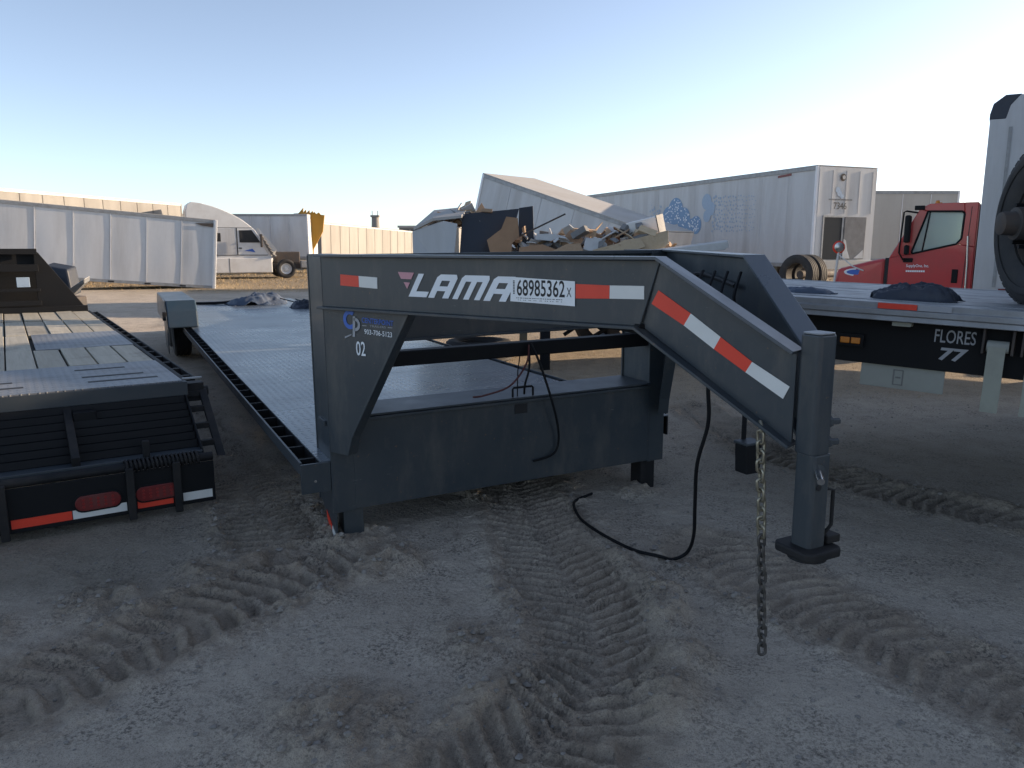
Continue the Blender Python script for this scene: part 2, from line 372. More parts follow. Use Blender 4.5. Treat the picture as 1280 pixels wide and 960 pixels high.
me.vertices.add(len(co3)); me.vertices.foreach_set('co', co3.ravel())
me.loops.add(q.size); me.loops.foreach_set('vertex_index', q.ravel().astype(np.int32))
me.polygons.add(len(q)); me.polygons.foreach_set('loop_start', np.arange(0, q.size, 4, dtype=np.int32))
me.update(calc_edges=True); me.polygons.foreach_set('use_smooth', np.ones(len(q), bool))
fb = fbm(X, Y, .45, 81, 4)
rr = np.clip(.85 * np.maximum(TRK, BRM) + .25 * fb, 0, 1)
def sunlit_straw_mask(X, Y):  # straw, its gold painted where sunlight falls on the ground
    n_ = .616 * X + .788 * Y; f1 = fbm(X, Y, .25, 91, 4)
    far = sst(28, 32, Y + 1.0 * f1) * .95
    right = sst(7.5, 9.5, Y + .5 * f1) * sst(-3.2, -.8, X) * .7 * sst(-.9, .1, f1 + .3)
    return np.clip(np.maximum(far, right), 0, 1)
gg = sunlit_straw_mask(X, Y)
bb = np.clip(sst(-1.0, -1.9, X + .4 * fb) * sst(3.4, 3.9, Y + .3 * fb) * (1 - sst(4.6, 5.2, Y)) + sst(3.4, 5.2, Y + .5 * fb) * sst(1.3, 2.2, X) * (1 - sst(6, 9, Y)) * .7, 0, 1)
ca = me.color_attributes.new('soil', 'FLOAT_COLOR', 'POINT')
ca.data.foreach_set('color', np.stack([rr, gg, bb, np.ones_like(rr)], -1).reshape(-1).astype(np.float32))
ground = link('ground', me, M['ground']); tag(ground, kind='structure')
def gz(x, y): return float(ground_h(np.array([x]), np.array([y]))[0][0])

def scatter(name, pts, sizes, mat, label, cat, flatten=.7, seed=1):
    base = np.array([(1,0,0),(-1,0,0),(0,1,0),(0,-1,0),(0,0,1),(0,0,-1)], float)
    fcs = np.array([(0,2,4),(2,1,4),(1,3,4),(3,0,4),(2,0,5),(1,2,5),(3,1,5),(0,3,5)])
    e = {}; vv = list(base); ff = []
    def mid(a, b):
        k = (min(a, b), max(a, b))
        if k not in e: p = (vv[a] + vv[b]); e[k] = len(vv); vv.append(p / np.linalg.norm(p))
        return e[k]
    for a, b, c_ in fcs:
        ab, bc, ca_ = mid(a, b), mid(b, c_), mid(c_, a); ff += [(a, ab, ca_), (ab, b, bc), (ca_, bc, c_), (ab, bc, ca_)]
    vv = np.array(vv); ff = np.array(ff); r_ = np.random.default_rng(seed)
    n = len(pts); P = np.asarray(pts); S = np.asarray(sizes)
    vs_ = vv[None] * (1 + .32 * r_.uniform(-1, 1, (n, len(vv), 1))) * S[:, None, None] * np.stack([r_.uniform(.7, 1.3, n), r_.uniform(.7, 1.3, n), r_.uniform(.5, 1, n) * flatten], -1)[:, None]
    a = r_.uniform(0, 6.3, n); ca_, sa = np.cos(a)[:, None], np.sin(a)[:, None]
    x_ = vs_[..., 0] * ca_ - vs_[..., 1] * sa; y_ = vs_[..., 0] * sa + vs_[..., 1] * ca_
    vs_ = np.stack([x_, y_, vs_[..., 2]], -1) + P[:, None]
    fs_ = (ff[None] + (np.arange(n) * len(vv))[:, None, None]).reshape(-1, 3)
    me = bpy.data.meshes.new(name); me.from_pydata(vs_.reshape(-1, 3).tolist(), [], fs_.tolist()); me.update()
    return tag(link(name, me, mat), label, cat, kind='stuff')
# clods gather on berms, pebbles lie anywhere
cx, cy = rng.uniform(-3.4, 3, 26000), rng.uniform(2.1, 6.2, 26000); h_, t_, b_ = ground_h(cx, cy)
k = (b_ > rng.uniform(.3, 1.7, len(b_))); cx, cy, h_ = cx[k], cy[k], h_[k]
s_ = .003 + .016 * rng.random(len(cx)) ** 4
scatter('dirt_clods', np.stack([cx, cy, h_ + s_ * .2], -1), s_, M['clod'], 'brown crumbled dirt clods along the edges of the wheel ruts', 'dirt', .9, 3)
px_, py_ = rng.uniform(-4, 5, 7000), 2.1 + 7 * rng.random(7000) ** 1.6; s_ = .0025 + .009 * rng.random(7000) ** 5
scatter('pebbles', np.stack([px_, py_, ground_h(px_, py_)[0] + s_ * .25], -1), s_, M['pebble'], 'small pale pebbles scattered over the grey yard dirt', 'pebbles', .7, 5)
def blades(name, P, hgt, mat, label, lean, wid, seed):
    r_ = np.random.default_rng(seed); n = len(P); a = r_.uniform(0, 6.3, n); d = np.stack([np.cos(a), np.sin(a), 0 * a], -1)
    b = r_.uniform(0, 6.3, n); l = np.stack([np.cos(b), np.sin(b), 0 * b], -1) * (lean * r_.random(n) * hgt)[:, None]
    tip = P + l + np.stack([0 * a, 0 * a, hgt], -1); w_ = (wid * (.6 + .8 * r_.random(n)))[:, None]
    v_ = np.stack([P - d * w_, P + d * w_, tip], 1).reshape(-1, 3); f_ = np.arange(3 * n).reshape(-1, 3)
    me = bpy.data.meshes.new(name); me.from_pydata(v_.tolist(), [], f_.tolist()); me.update()
    return tag(link(name, me, mat), label, 'dry grass', kind='stuff')
n = 60000
gy_ = 8 + 62 * rng.random(n) ** 1.3; gx_ = rng.uniform(-.75, .72, n) * gy_ - .5
k = sunlit_straw_mask(gx_, gy_) > rng.uniform(.15, 1, n); gx_, gy_ = gx_[k], gy_[k]
hg = (.02 + .05 * rng.random(len(gx_)) ** 2) * np.clip(gy_ / 16, .8, 2.6)
blades('dry_grass', np.stack([gx_, gy_, ground_h(gx_, gy_)[0] - .01], -1), hg, M['straw'], 'sunlit golden dry grass on the ground beyond the trailers', 1.2, .0022 * np.clip(gy_ / 6, 1, 9), 9)
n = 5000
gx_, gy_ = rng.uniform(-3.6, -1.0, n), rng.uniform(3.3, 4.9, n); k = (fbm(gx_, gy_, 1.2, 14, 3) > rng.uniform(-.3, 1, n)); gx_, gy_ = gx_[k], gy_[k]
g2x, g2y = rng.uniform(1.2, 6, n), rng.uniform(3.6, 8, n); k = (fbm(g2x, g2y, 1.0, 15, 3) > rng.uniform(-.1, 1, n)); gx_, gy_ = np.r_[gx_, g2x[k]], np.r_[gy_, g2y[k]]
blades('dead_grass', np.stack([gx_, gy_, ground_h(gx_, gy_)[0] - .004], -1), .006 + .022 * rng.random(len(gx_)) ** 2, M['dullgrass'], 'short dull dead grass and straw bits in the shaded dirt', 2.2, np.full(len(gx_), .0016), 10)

# ------------------------------------------------------------ shared builders
def tyre_part(parent, c, axis, Ro=.5, w_=.26, Ri=.29, name='tyre', seg=36, mat=None):
    hw = w_ / 2; pr = [(Ri, -hw * .8), (Ri + .03, -hw * .95), (Ro * .8, -hw * 1.05), (Ro * .93, -hw), (Ro * .985, -hw * .86), (Ro, -hw * .8)]
    for k in (-.5, 0., .5):
        a = k * hw; pr += [(Ro, a - .012), (Ro - .014, a - .008), (Ro - .014, a + .008), (Ro, a + .012)]
    pr += [(Ro, hw * .8), (Ro * .985, hw * .86), (Ro * .93, hw), (Ro * .8, hw * 1.05), (Ri + .03, hw * .95), (Ri, hw * .8), (Ri, -hw * .8)]
    return MB().lathe(pr, c, axis, seg).build(name, mat or M['rubber'], parent, smooth=True)
def rim_part(parent, c, axis, Ri=.29, w_=.2, mat=None, dish=.5, seg=28):
    hw = w_ / 2
    pr = [(Ri, hw), (Ri - .02, hw), (Ri - .035, hw * .5), (Ri * .62, hw * .1), (Ri * .55, hw * dish), (Ri * .3, hw * dish), (Ri * .28, hw * 1.0), (.001, hw * 1.05)]
    o = MB().lathe(pr, c, axis, seg).build('rim', mat or M['alu'], parent, smooth=True)
    mb = MB(); q = V(axis).normalized().to_track_quat('Z', 'Y')
    for i in range(8):
        a = i * math.pi / 4; p = V(c) + q @ V((Ri * .43 * math.cos(a), Ri * .43 * math.sin(a), hw * dish)); mb.cyl(p, p + V(axis).normalized() * .03, .016, seg=6)
    mb.build('lug_nuts', M['chrome'], o)
    return o
def sweep(mb, pts, half, th, lat):                      # flat bar along pts, lat = sideways unit vectors
    n = len(pts); vs_ = []
    for i, p in enumerate(pts):
        d = (V(pts[min(i+1, n-1)]) - V(pts[max(i-1, 0)])).normalized(); l = V(lat[i]); u = l.cross(d).normalized()
        if u.z < 0: u = -u
        p = V(p); vs_ += [p - l * half, p + l * half, p + l * half + u * th, p - l * half + u * th]
    fs = [(0, 3, 2, 1), tuple(range(4*n-4, 4*n))]
    for i in range(n - 1):
        for k in range(4): fs.append((4*i + k, 4*i + (k+1) % 4, 4*i + 4 + (k+1) % 4, 4*i + 4 + k))
    return mb.add(vs_, fs)
def smooth_path(pts, n=8):
    pts = [V(p) for p in pts]; o = []
    for i in range(len(pts) - 1):
        p0, p1, p2, p3 = pts[max(i-1, 0)], pts[i], pts[i+1], pts[min(i+2, len(pts)-1)]
        for j in range(n):
            t = j / n; o.append(.5 * ((2*p1) + (p2-p0)*t + (2*p0-5*p1+4*p2-p3)*t*t + (3*p1-p0-3*p2+p3)*t**3))
    return o + [pts[-1]]
def lerp(a, b, t): return tuple(x + (y - x) * t for x, y in zip(a, b))

# ------------------------------------------------------------ the charcoal gooseneck trailer
psi = R(27.2)
GT = thing('gooseneck_trailer', 'long charcoal gooseneck trailer with low tread-plate deck, white lettering and lot sticker on neck', 'trailer', (.021, 4.807, 0), (.005, -.010, psi))
ZT, ZB = 1.662, 1.392
def neck(side):
    A, K, T = V((side*1.19, 0, 0)), V((side*.25, -1.76, 0)), V((side*.05, -2.30, 0))
    d1, d2 = (K - A).normalized(), (T - K).normalized(); L1, L2 = (K - A).length, (T - K).length
    n1, n2 = V((d1.y, -d1.x, 0)) * -side, V((d2.y, -d2.x, 0)) * -side     # outward
    up = V((0, 0, 1))
    P1 = lambda t, z, c=0: A + d1 * t + up * z + n1 * c
    P2 = lambda t, z, c=0: K + d2 * t + up * z + n2 * c
    web = MB().prism([P1(0, ZB), P1(L1 - .08, ZB), P1(L1, ZT - .004), P1(0, ZT)], n1 * -.014)
    b = web.build('neck_beam', M['steel'], GT, .002)
    slope = MB().prism([P2(-.082, ZB), P2(L2, 1.004), P2(L2, 1.335), P2(.002, ZT - .006)], n2 * -.014).build('neck_slope', M['steel'], GT, .002)
    fl = MB()
    sweep(fl, [P1(.0, ZT), P1(L1 * .5, ZT), P1(L1, ZT), P2(L2 * .5, (ZT + 1.338) / 2), P2(L2, 1.338)], .048, .013, [n1, n1, (n1+n2).normalized(), n2, n2])
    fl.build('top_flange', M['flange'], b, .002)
    fb_ = MB(); sweep(fb_, [P1(.0, ZB - .013), P1(L1 - .09, ZB - .013), P2(L2, .992)], .044, .013, [n1, (n1+n2).normalized(), n2])
    fb_.build('bottom_flange', M['steel'], b, .002)
    MB().tube([P1(L1 - .083, ZB, .001), P1(L1 - .001, ZT - .005, .001)], .005, 6).build('weld_seam', M['steel_lt'], b)
    # upright post: side plate, two flanges
    x0, x1 = sorted((side*1.19, side*1.052))
    po = MB(); po.box((x0, -.008, .19), (x1, .008, ZT - .002)); po.box((x0, .316, .19), (x1, .332, ZT - .002))
    xs = sorted((side*1.185, side*1.172)); po.box((xs[0], .008, .19), (xs[1], .316, ZT - .002))
    xs = sorted((side*1.075, side*1.062)); po.box((xs[0], .008, .19), (xs[1], .316, ZT - .002))
    post = po.build('upright_post', M['steel'], GT, .003)
    MB().box((x0 + .002, -.006, ZT - .002), (x1 - .002, .33, ZT + .01)).build('post_cap', M['steel_lt'], post, .002)
    g = MB().prism([P1(-.0, ZB - .014), P1(.635, ZB - .014), P1(.19, .67), P1(.15, .56), P1(0, .56)], n1 * -.012)
    gs = g.build('gusset_plate', M['steel'], GT, .002)
    ge = MB(); sweep(ge, [P1(.64, ZB - .014, -.03), P1(.192, .67, -.03), P1(.152, .56, -.03)], .034, .012, [n1]*3)
    ge.build('gusset_edge', M['steel'], gs, .002)
    MB().box((min(side*1.127, side*1.008), .004, -.05), (max(side*1.127, side*1.008), .125, .2)).build('foot', M['blackgrime'] if side > 0 else M['steel'], GT, .004)
    return P1, P2, n1, n2
N1, N2, nn1, nn2 = neck(-1); neck(1)
beam_fr = Fr(N1(0, 0), N1(1, 0) - N1(0, 0), (0, 0, 1)); slope_fr = Fr(N2(0, 0), N2(1, 0) - N2(0, 0), (0, 0, 1))
# cross members, bulkhead, shelf
MB().box((-1.06, .03, 1.17), (1.06, .045, 1.66)).build('headboard_plate', M['steel'], GT, .003)
hb = MB(); hb.box((-1.06, -.0, 1.648), (1.06, .03, 1.672)); hb.box((-1.06, .0, 1.165), (1.06, .03, 1.18)); hb.build('headboard_flange', M['steel_lt'], GT, .003)
MB().box((-1.06, .02, 1.015), (1.06, .11, 1.105)).build('cross_tube', M['black'], GT, .008)
MB().box((-1.055, -.012, .2), (1.055, .006, .748)).build('bulkhead_panel', M['steel'], GT, .003)
MB().box((-1.055, -.03, .75), (1.055, .34, .762)).build('bulkhead_shelf', M['steel_lt'], GT, .003)
MB().box((-1.055, .33, .5), (1.055, .339, .748)).build('shelf_back', M['steel'], GT)
MB().box((-1.055, -.034, .728), (1.055, -.016, .745)).build('shelf_lip', M['steel'], GT, .003)
MB().box((-.006, -.0155, .655), (.085, -.0125, .715)).build('latch_slot', M['ink'], GT)
MB().tube([(-.018, -.01, .764), (-.018, -.01, .815), (-.01, -.012, .824), (.12, -.012, .824), (.128, -.01, .815), (.128, -.01, .764)], .007).build('latch_handle', M['black'], GT, smooth=True)
MB().tube([(.02, .0, .764), (.025, 0, .93), (.05, .02, 1.02)], .004).build('latch_rod', M['black'], GT)
for k, (pth, r_) in enumerate([
    ([(.1, -.01, 1.09), (.06, -.05, .98), (-.08, -.1, .86), (-.22, -.03, .80), (-.28, .02, .785)], .006),
    ([(.1, -.01, 1.08), (.08, -.05, .95), (.05, -.05, .85), (.06, -.02, .78)], .007),
    ([(.11, -.01, 1.1), (.14, -.06, 1.0), (.2, -.09, .8), (.27, -.07, .6), (.3, -.045, .45), (.26, -.04, .36), (.12, -.03, .33)], .008)]):
    pts = [V(p) for p in pth]; sm = []
    for i in range(len(pts) - 1):
        for j in range(6):
            t = j / 6; p0, p1, p2, p3 = pts[max(i-1,0)], pts[i], pts[i+1], pts[min(i+2, len(pts)-1)]
            sm.append(.5 * ((2*p1) + (p2-p0)*t + (2*p0-5*p1+4*p2-p3)*t*t + (3*p1-p0-3*p2+p3)*t**3))
    MB().tube(sm + [pts[-1]], r_, 6).build('loose_wire', M['wirered'] if k == 0 else M['black'], GT, smooth=True)
# coupler
cpl = MB(); r8 = [(.047, .035), (.035, .047), (-.035, .047), (-.047, .035), (-.047, -.035), (-.035, -.047), (.035, -.047), (.047, -.035)]
cx0, cy0 = -.012, -2.36
tb = MB().prism([(cx0 + a * .98, cy0 + b * .98, .98) for a, b in r8], (0, 0, .432)).build('coupler_sleeve', M['steel'], GT, .006)
MB().prism([(cx0 + a * .9, cy0 + b * .9, 1.413) for a, b in r8], (0, 0, .006)).build('sleeve_cap', M['alu'], tb, .002)
it = MB().prism([(cx0 + .01 + a * .97, cy0 + b * .97, .62) for a, b in r8], (0, 0, .362)).build('coupler_tube', M['steel'], GT, .006)
MB().prism([(cx0 + .012 + a * 1.95, cy0 + b * 1.95, .597) for a, b in r8], (0, 0, .034)).build('coupler_plate', M['blackgrime'], GT, .008)
MB().cyl((cx0 + .012, cy0, .578), (cx0 + .012, cy0, .598), .07, .062, 20).build('ball_socket', M['blackgrime'], GT)
d_ = (V((-.62, -.78, 0))).normalized()
p_ = V((cx0 - .012, cy0 - .042, .925)); MB().cyl(p_, p_ + d_ * .075 + V((0, 0, -.018)), .013, seg=12).build('lock_pin', M['chrome'], GT, smooth=True)
MB().cyl(p_ - d_ * .012, p_ + d_ * .004, .026, seg=14).build('pin_boss', M['steel'], GT, smooth=True)
p_ = V((cx0 - .006, cy0 - .0462, .862)); MB().cyl(p_, p_ + V((0, -.004, 0)), .012, seg=12).build('adjustment_hole', M['ink'], GT)
for zz in (1.095, 1.02):
    MB().cyl((cx0 + .04, cy0 - .02, zz), (cx0 + .09, cy0 - .035, zz), .012, seg=6).build('set_bolt', M['steel_lt'], GT)
    MB().cyl((cx0 + .045, cy0 - .02, zz), (cx0 + .06, cy0 - .025, zz), .022, seg=6).build('lock_nut', M['steel_lt'], GT)
MB().tube([(cx0 + .068, cy0 - .02, .84), (cx0 + .092, cy0 - .03, .835), (cx0 + .094, cy0 - .03, .70), (cx0 + .07, cy0 - .02, .665)], .007).build('latch_lever', M['blackgrime'], GT, smooth=True)
MB().box((cx0 + .06, cy0 - .05, .635), (cx0 + .125, cy0 + .02, .665)).build('latch_block', M['blackgrime'], GT, .004)
for zz in (1.30, 1.2, 1.1): MB().tube([(cx0 + .06, cy0 + .0, zz), (cx0 + .07, cy0 - .01, zz + .03), (cx0 + .062, cy0, zz + .05)], .004, 5).build('weld_clip', M['steel_lt'], GT)
# breakaway box hung from the far neck beam
bk = MB(); bk.prism([(.372, -1.66, .645), (.455, -1.66, .645), (.463, -1.66, .785), (.364, -1.66, .785)], (0, .08, 0)); bo = bk.build('breakaway_box', M['black'], GT, .006)
MB().box((.36, -1.665, .786), (.467, -1.575, .8)).build('box_lid', M['steel_lt'], bo, .004)
MB().box((.40, -1.59, .8), (.426, -1.584, 1.385)).build('box_bracket', M['black'], bo)
for t0, t1, z0 in ((.15, 1.9, 1.56), (.9, 1.9, 1.46)):
    a0, b0 = V((1.19, 0, 0)), V((.25, -1.76, 0)); u_ = (b0 - a0).normalized(); nn = V((-u_.y, u_.x, 0)); nn = nn if nn.x < 0 else -nn
    MB().tube(smooth_path([a0 + u_ * (t0 + (t1 - t0) * k / 5) + nn * (.035 + .012 * (k % 2)) + V((0, 0, z0 - .012 * (k % 3))) for k in range(6)], 5), .012, 6).build('hose', M['black'], GT, smooth=True)
MB().box((-.3, -1.7, 1.36), (.3, -1.2, 1.40)).build('neck_floor_plate', M['black'], GT, .003)
for k in range(4): MB().tube(smooth_path([(.2, -1.5 - .08 * k, 1.6), (.12, -1.55 - .08 * k, 1.5), (.16, -1.6 - .06 * k, 1.42)], 5), .007, 5).build('loose_wire', M['black'], GT, smooth=True)
# deck plates, frame, rub rails
for i in range(11):
    y0 = .345 + i * 1.17 if i else .012
    MB().box((-1.245, y0, .498 - .0003 * (i % 2)), (1.245, .345 + (i + 1) * 1.17 - .004, .506)).build('deck_plate', M['deck'], GT)
me_sp = None
for s in (-1, 1):
    xa, xb = sorted((s * 1.245, s * 1.232)); MB().box((xa, .012, .36), (xb, 13.2, .497)).build('side_channel', M['black'], GT, .003)
    xa, xb = sorted((s * 1.352, s * 1.338)); MB().box((xa, .06 if s < 0 else .33, .425), (xb, 13.2, .5)).build('rub_rail', M['steel_lt'], GT, .002)
    xa, xb = sorted((s * 1.36, s * 1.192)); MB().box((xa, -.004 if s < 0 else .3, .33), (xb, .012 if s < 0 else .316, .504)).build('front_channel', M['steel'], GT, .003)
    if s < 0: MB().cyl((s * 1.28, -.006, .40), (s * 1.28, -.0045, .40), .008, seg=8).build('rivet', M['chrome'], GT)
    for i in range(44):
        if me_sp is None: me_sp = MB().box((-.045, -.012, -.07), (.045, .012, 0)).mesh('stake_pocket')
        o = link('stake_pocket', me_sp, M['black'], GT); o.location = (s * 1.2915, .16 + .298 * i, .494)
for x in (-.55, .55): MB().box((x - .06, .35, .16), (x + .06, 13.1, .42)).build('frame_rail', M['black'], GT, .004)
for i in range(12): MB().box((-1.23, .8 + i * 1.05, .425), (1.23, .86 + i * 1.05, .494)).build('cross_member', M['black'], GT)
# wheels and drive-over fenders
for s in (-1, 1):
    xa, xb = sorted((s * 1.56, s * 1.14))
    prof = [(7.95, .5), (8.02, .74), (8.2, .885), (10.5, .885), (10.7, .74), (10.78, .5)]
    f_ = MB().prism([(xa, y, z + .008) for y, z in prof], (xb - xa, 0, 0)).build('drive_over_fender', M['steel_plain'], GT, .02)
    xo = s * 1.566
    MB().prism([(xo, 7.94, .14), (xo, 7.94, .49), (xo, 8.02, .75), (xo, 8.2, .89), (xo, 8.6, .9), (xo, 8.55, .5), (xo, 8.5, .2)], (s * .012, 0, 0)).build('fender_skirt', M['steel'], f_, .004)
    MB().box((xo - .05 * (s < 0), 8.0, .62), (xo + .05 * (s > 0), 8.12, .74)).build('marker_bracket', M['blackgrime'], f_, .004)
    for y in (8.75, 9.95):
        for xw in (1.34,):
            wh = tyre_part(GT, (s * xw, y, .395), (s, 0, 0), .40, .24, .21, 'wheel', 24); rim_part(wh, (s * xw, y, .395), (s, 0, 0), .21, .18, M['steel_lt'], seg=20)
MB().cyl((-1.3, 8.75, .395), (1.3, 8.75, .395), .06).build('axle', M['black'], GT); MB().cyl((-1.3, 9.95, .395), (1.3, 9.95, .395), .06).build('axle', M['black'], GT)
# sloped foot brace with tape
br = MB().prism([(-1.165, .45, .30), (-1.165, .36, .36), (-1.165, -.002, .2), (-1.165, -.002, .02), (-1.165, .1, .02)], (-.012, 0, 0)).build('foot_brace', M['steel'], GT, .002)
MB().prism([(-1.178, .19, .1), (-1.178, .2, .15), (-1.178, .085, .095), (-1.178, .095, .03)], (-.003, 0, 0)).build('reflective_tape', M['tape_red'], br)
MB().prism([(-1.178, .083, .028), (-1.178, .073, .09), (-1.178, .005, .06), (-1.178, .008, .022)], (-.003, 0, 0)).build('reflective_tape', M['tape_white'], br)
MB().box((-1.2, .06, .70), (-1.168, .2, .73)).build('post_bracket', M['steel_lt'], GT, .003)
# tapes and lettering on the near neck beam
DZ = .013
def dec(name, pts, mat, fr=beam_fr, c=.002, t=.0012): return fr.plate([(a, b + DZ) for a, b in pts], t, c).build(name, mat, GT)
dec('reflective_tape', [(.157, 1.556), (.294, 1.55), (.294, 1.492), (.155, 1.497)], M['tape_red'])
dec('reflective_tape', [(.2955, 1.55), (.43, 1.545), (.428, 1.487), (.2955, 1.492)], M['tape_white'])
dec('reflective_tape', [(1.6095, 1.543), (1.772, 1.541), (1.772, 1.486), (1.6095, 1.481)], M['tape_red'])
dec('reflective_tape', [(1.7735, 1.541), (1.93, 1.543), (1.931, 1.489), (1.7735, 1.486)], M['tape_white'])
ta = [(-.002, 1.528), (.147, 1.443), (.278, 1.361), (.41, 1.278), (.558, 1.202)]; tbm = [(-.033, 1.472), (.118, 1.394), (.252, 1.312), (.386, 1.236), (.536, 1.154)]
for i in range(4): dec('reflective_tape', [ta[i], ta[i+1], tbm[i+1], tbm[i]], M['tape_red'] if i % 2 == 0 else M['tape_white'], slope_fr)
dec('arrow_mark', [(.576, 1.576), (.684, 1.574), (.664, 1.541), (.596, 1.542)], M['vinyl_pink']); dec('arrow_mark', [(.613, 1.526), (.655, 1.524), (.635, 1.493)], M['vinyl_pink'])
sl = lambda y: .62 * (y - 1.455)                         # italic slant
def letter(name, rows, x0, w_):
    for pts in rows: dec(name, [(x0 + w_ * a + sl(1.455 + .115 * b), 1.455 + .115 * b - .004 * (x0 - .64) / .6) for a, b in pts], M['vinyl'])
letter('name_letter', [[(0, 0), (1, 0), (1, .24), (.3, .24), (.3, 1), (0, 1)]], .643, .118)
letter('name_letter', [[(0, 0), (.3, 0), (.3, .3), (.7, .3), (.7, .5), (.3, .5), (.3, .74), (.7, .74), (.7, 0), (1, 0), (1, .85), (.88, 1), (.12, 1), (0, .88)]], .772, .128)
letter('name_letter', [[(0, 0), (.2, 0), (.2, .74), (.4, .74), (.4, .0), (.6, 0), (.6, .74), (.8, .74), (.8, 0), (1, 0), (1, .85), (.93, 1), (.07, 1), (0, .88)]], .925, .165)
letter('name_letter', [[(0, 0), (.3, 0), (.3, .3), (.7, .3), (.7, .5), (.3, .5), (.3, .74), (.7, .74), (.7, 0), (1, 0), (1, .85), (.88, 1), (.12, 1), (0, .88)]], 1.112, .128)
stk = dec('lot_sticker', [(1.268, 1.456), (1.6075, 1.447), (1.607, 1.554), (1.275, 1.566)], M['paper'], c=.0045)
text('sticker_digits', '68985362', M['ink'], GT, beam_fr, 1.305, 1.482 + DZ, .252, .074, .0062, bold=.012)
text('sticker_mark', 'X', M['ink'], GT, beam_fr, 1.566, 1.486 + DZ, .024, .04, .0062)
fine = MB()
for k in range(26):
    a = 1.3 + k * .0095 + random.uniform(0, .004); fine.face([beam_fr.p(a, 1.471 + DZ, .0062), beam_fr.p(a + .006, 1.471 + DZ, .0062), beam_fr.p(a + .006, 1.474 + DZ, .0062), beam_fr.p(a, 1.474 + DZ, .0062)])
    if k % 3: fine.face([beam_fr.p(a, 1.462 + DZ, .0062), beam_fr.p(a + .005, 1.462 + DZ, .0062), beam_fr.p(a + .005, 1.4645 + DZ, .0062), beam_fr.p(a, 1.4645 + DZ, .0062)])
for k in range(9): fine.face([beam_fr.p(1.284, 1.49 + k * .007 + DZ, .0062), beam_fr.p(1.293, 1.49 + k * .007 + DZ, .0062), beam_fr.p(1.293, 1.4945 + k * .007 + DZ, .0062), beam_fr.p(1.284, 1.4945 + k * .007 + DZ, .0062)])
fine.build('sticker_fine_print', M['ink'], GT, fix=False)
text('dealer_name', 'CENTERPOINT', M['blue'], GT, beam_fr, .304, 1.305 + DZ, .228, .028, .003, bold=.012, tilt=-.03)
text('dealer_trade', 'TRAILERS', M['silver_vinyl'], GT, beam_fr, .362, 1.284 + DZ, .115, .011, .003)
text('dealer_phone', '903-706-5123', M['vinyl'], GT, beam_fr, .32, 1.245 + DZ, .2, .027, .003, bold=.008, tilt=-.03)
text('unit_number', '02', M['vinyl'], GT, beam_fr, .253, 1.125 + DZ, .07, .078, .003, bold=.01)
for a in (.306, .492): beam_fr.plate([(a, 1.2875 + DZ), (a + .032, 1.2875 + DZ), (a + .032, 1.291 + DZ), (a, 1.291 + DZ)], .001, .002).build('dealer_rule', M['silver_vinyl'], GT)
def arcband(cx_, cz_, ro, ri, a0, a1, mat, c):
    n = 14; po = [(cx_ + ro * math.cos(R(a0 + (a1-a0) * i / n)), cz_ + ro * math.sin(R(a0 + (a1-a0) * i / n))) for i in range(n + 1)]
    pi_ = [(cx_ + ri * math.cos(R(a0 + (a1-a0) * i / n)), cz_ + ri * math.sin(R(a0 + (a1-a0) * i / n))) for i in range(n, -1, -1)]
    beam_fr.plate(po + pi_, .001, c).build('dealer_emblem', mat, GT)
arcband(.215, 1.316 + DZ, .052, .029, 50, 310, M['blue'], .002)
arcband(.256, 1.292 + DZ, .036, .019, -110, 120, M['silver_vinyl'], .0034)
beam_fr.plate([(.232, 1.225 + DZ), (.25, 1.225 + DZ), (.258, 1.335 + DZ), (.24, 1.335 + DZ)], .001, .0034).build('dealer_emblem', M['silver_vinyl'], GT)
beam_fr.plate([(.172, 1.222 + DZ), (.225, 1.24 + DZ), (.222, 1.232 + DZ), (.172, 1.212 + DZ)], .001, .0034).build('dealer_emblem', M['silver_vinyl'], GT)

# ------------------------------------------------------------ safety chain, electric cord, tarp on the rear deck
CH = thing('safety_chain', 'yellowish steel safety chain hanging straight down beside the coupler', 'chain', (.982, 2.785, .13), (0, -.064, 0))
def link_mesh(nm):
    mb = MB(); pts = []
    for i in range(16):
        a = 2 * math.pi * i / 16; pts.append(V((.0145 * math.cos(a), 0, .0135 * math.sin(a) + (.012 if math.sin(a) >= 0 else -.012))))
    vs_ = []; fs = []
    for i, p in enumerate(pts):
        d = (pts[(i+1) % 16] - pts[i-1]).normalized(); u = V((0, 1, 0)); s_ = d.cross(u)
        for k in range(6): a = k * math.pi / 3; vs_.append(p + u * (.0058 * math.cos(a)) + s_ * (.0058 * math.sin(a)))
    for i in range(16):
        for k in range(6): fs.append((i*6 + k, i*6 + (k+1) % 6, ((i+1) % 16)*6 + (k+1) % 6, ((i+1) % 16)*6 + k))
    return mb.add(vs_, fs).mesh(nm)
lm, lm2 = link_mesh('chain_link'), link_mesh('chain_link')
for k in range(24):
    o = link('chain_link', lm if k > 12 else lm2, M['galv'] if k > 12 else M['galv_dull'], CH, smooth='all')
    o.location = (random.uniform(-.002, .002), random.uniform(-.002, .002), .02 + k * .0372); o.rotation_euler = (0, 0, R(20 + 90 * (k % 2) + random.uniform(-18, 18)))
MB().tube([(0, .02, .93), (0, .0, .935), (0, -.012, .92), (0, -.01, .9), (0, .008, .895)], .007).build('chain_hook', M['galv'], CH, smooth=True)
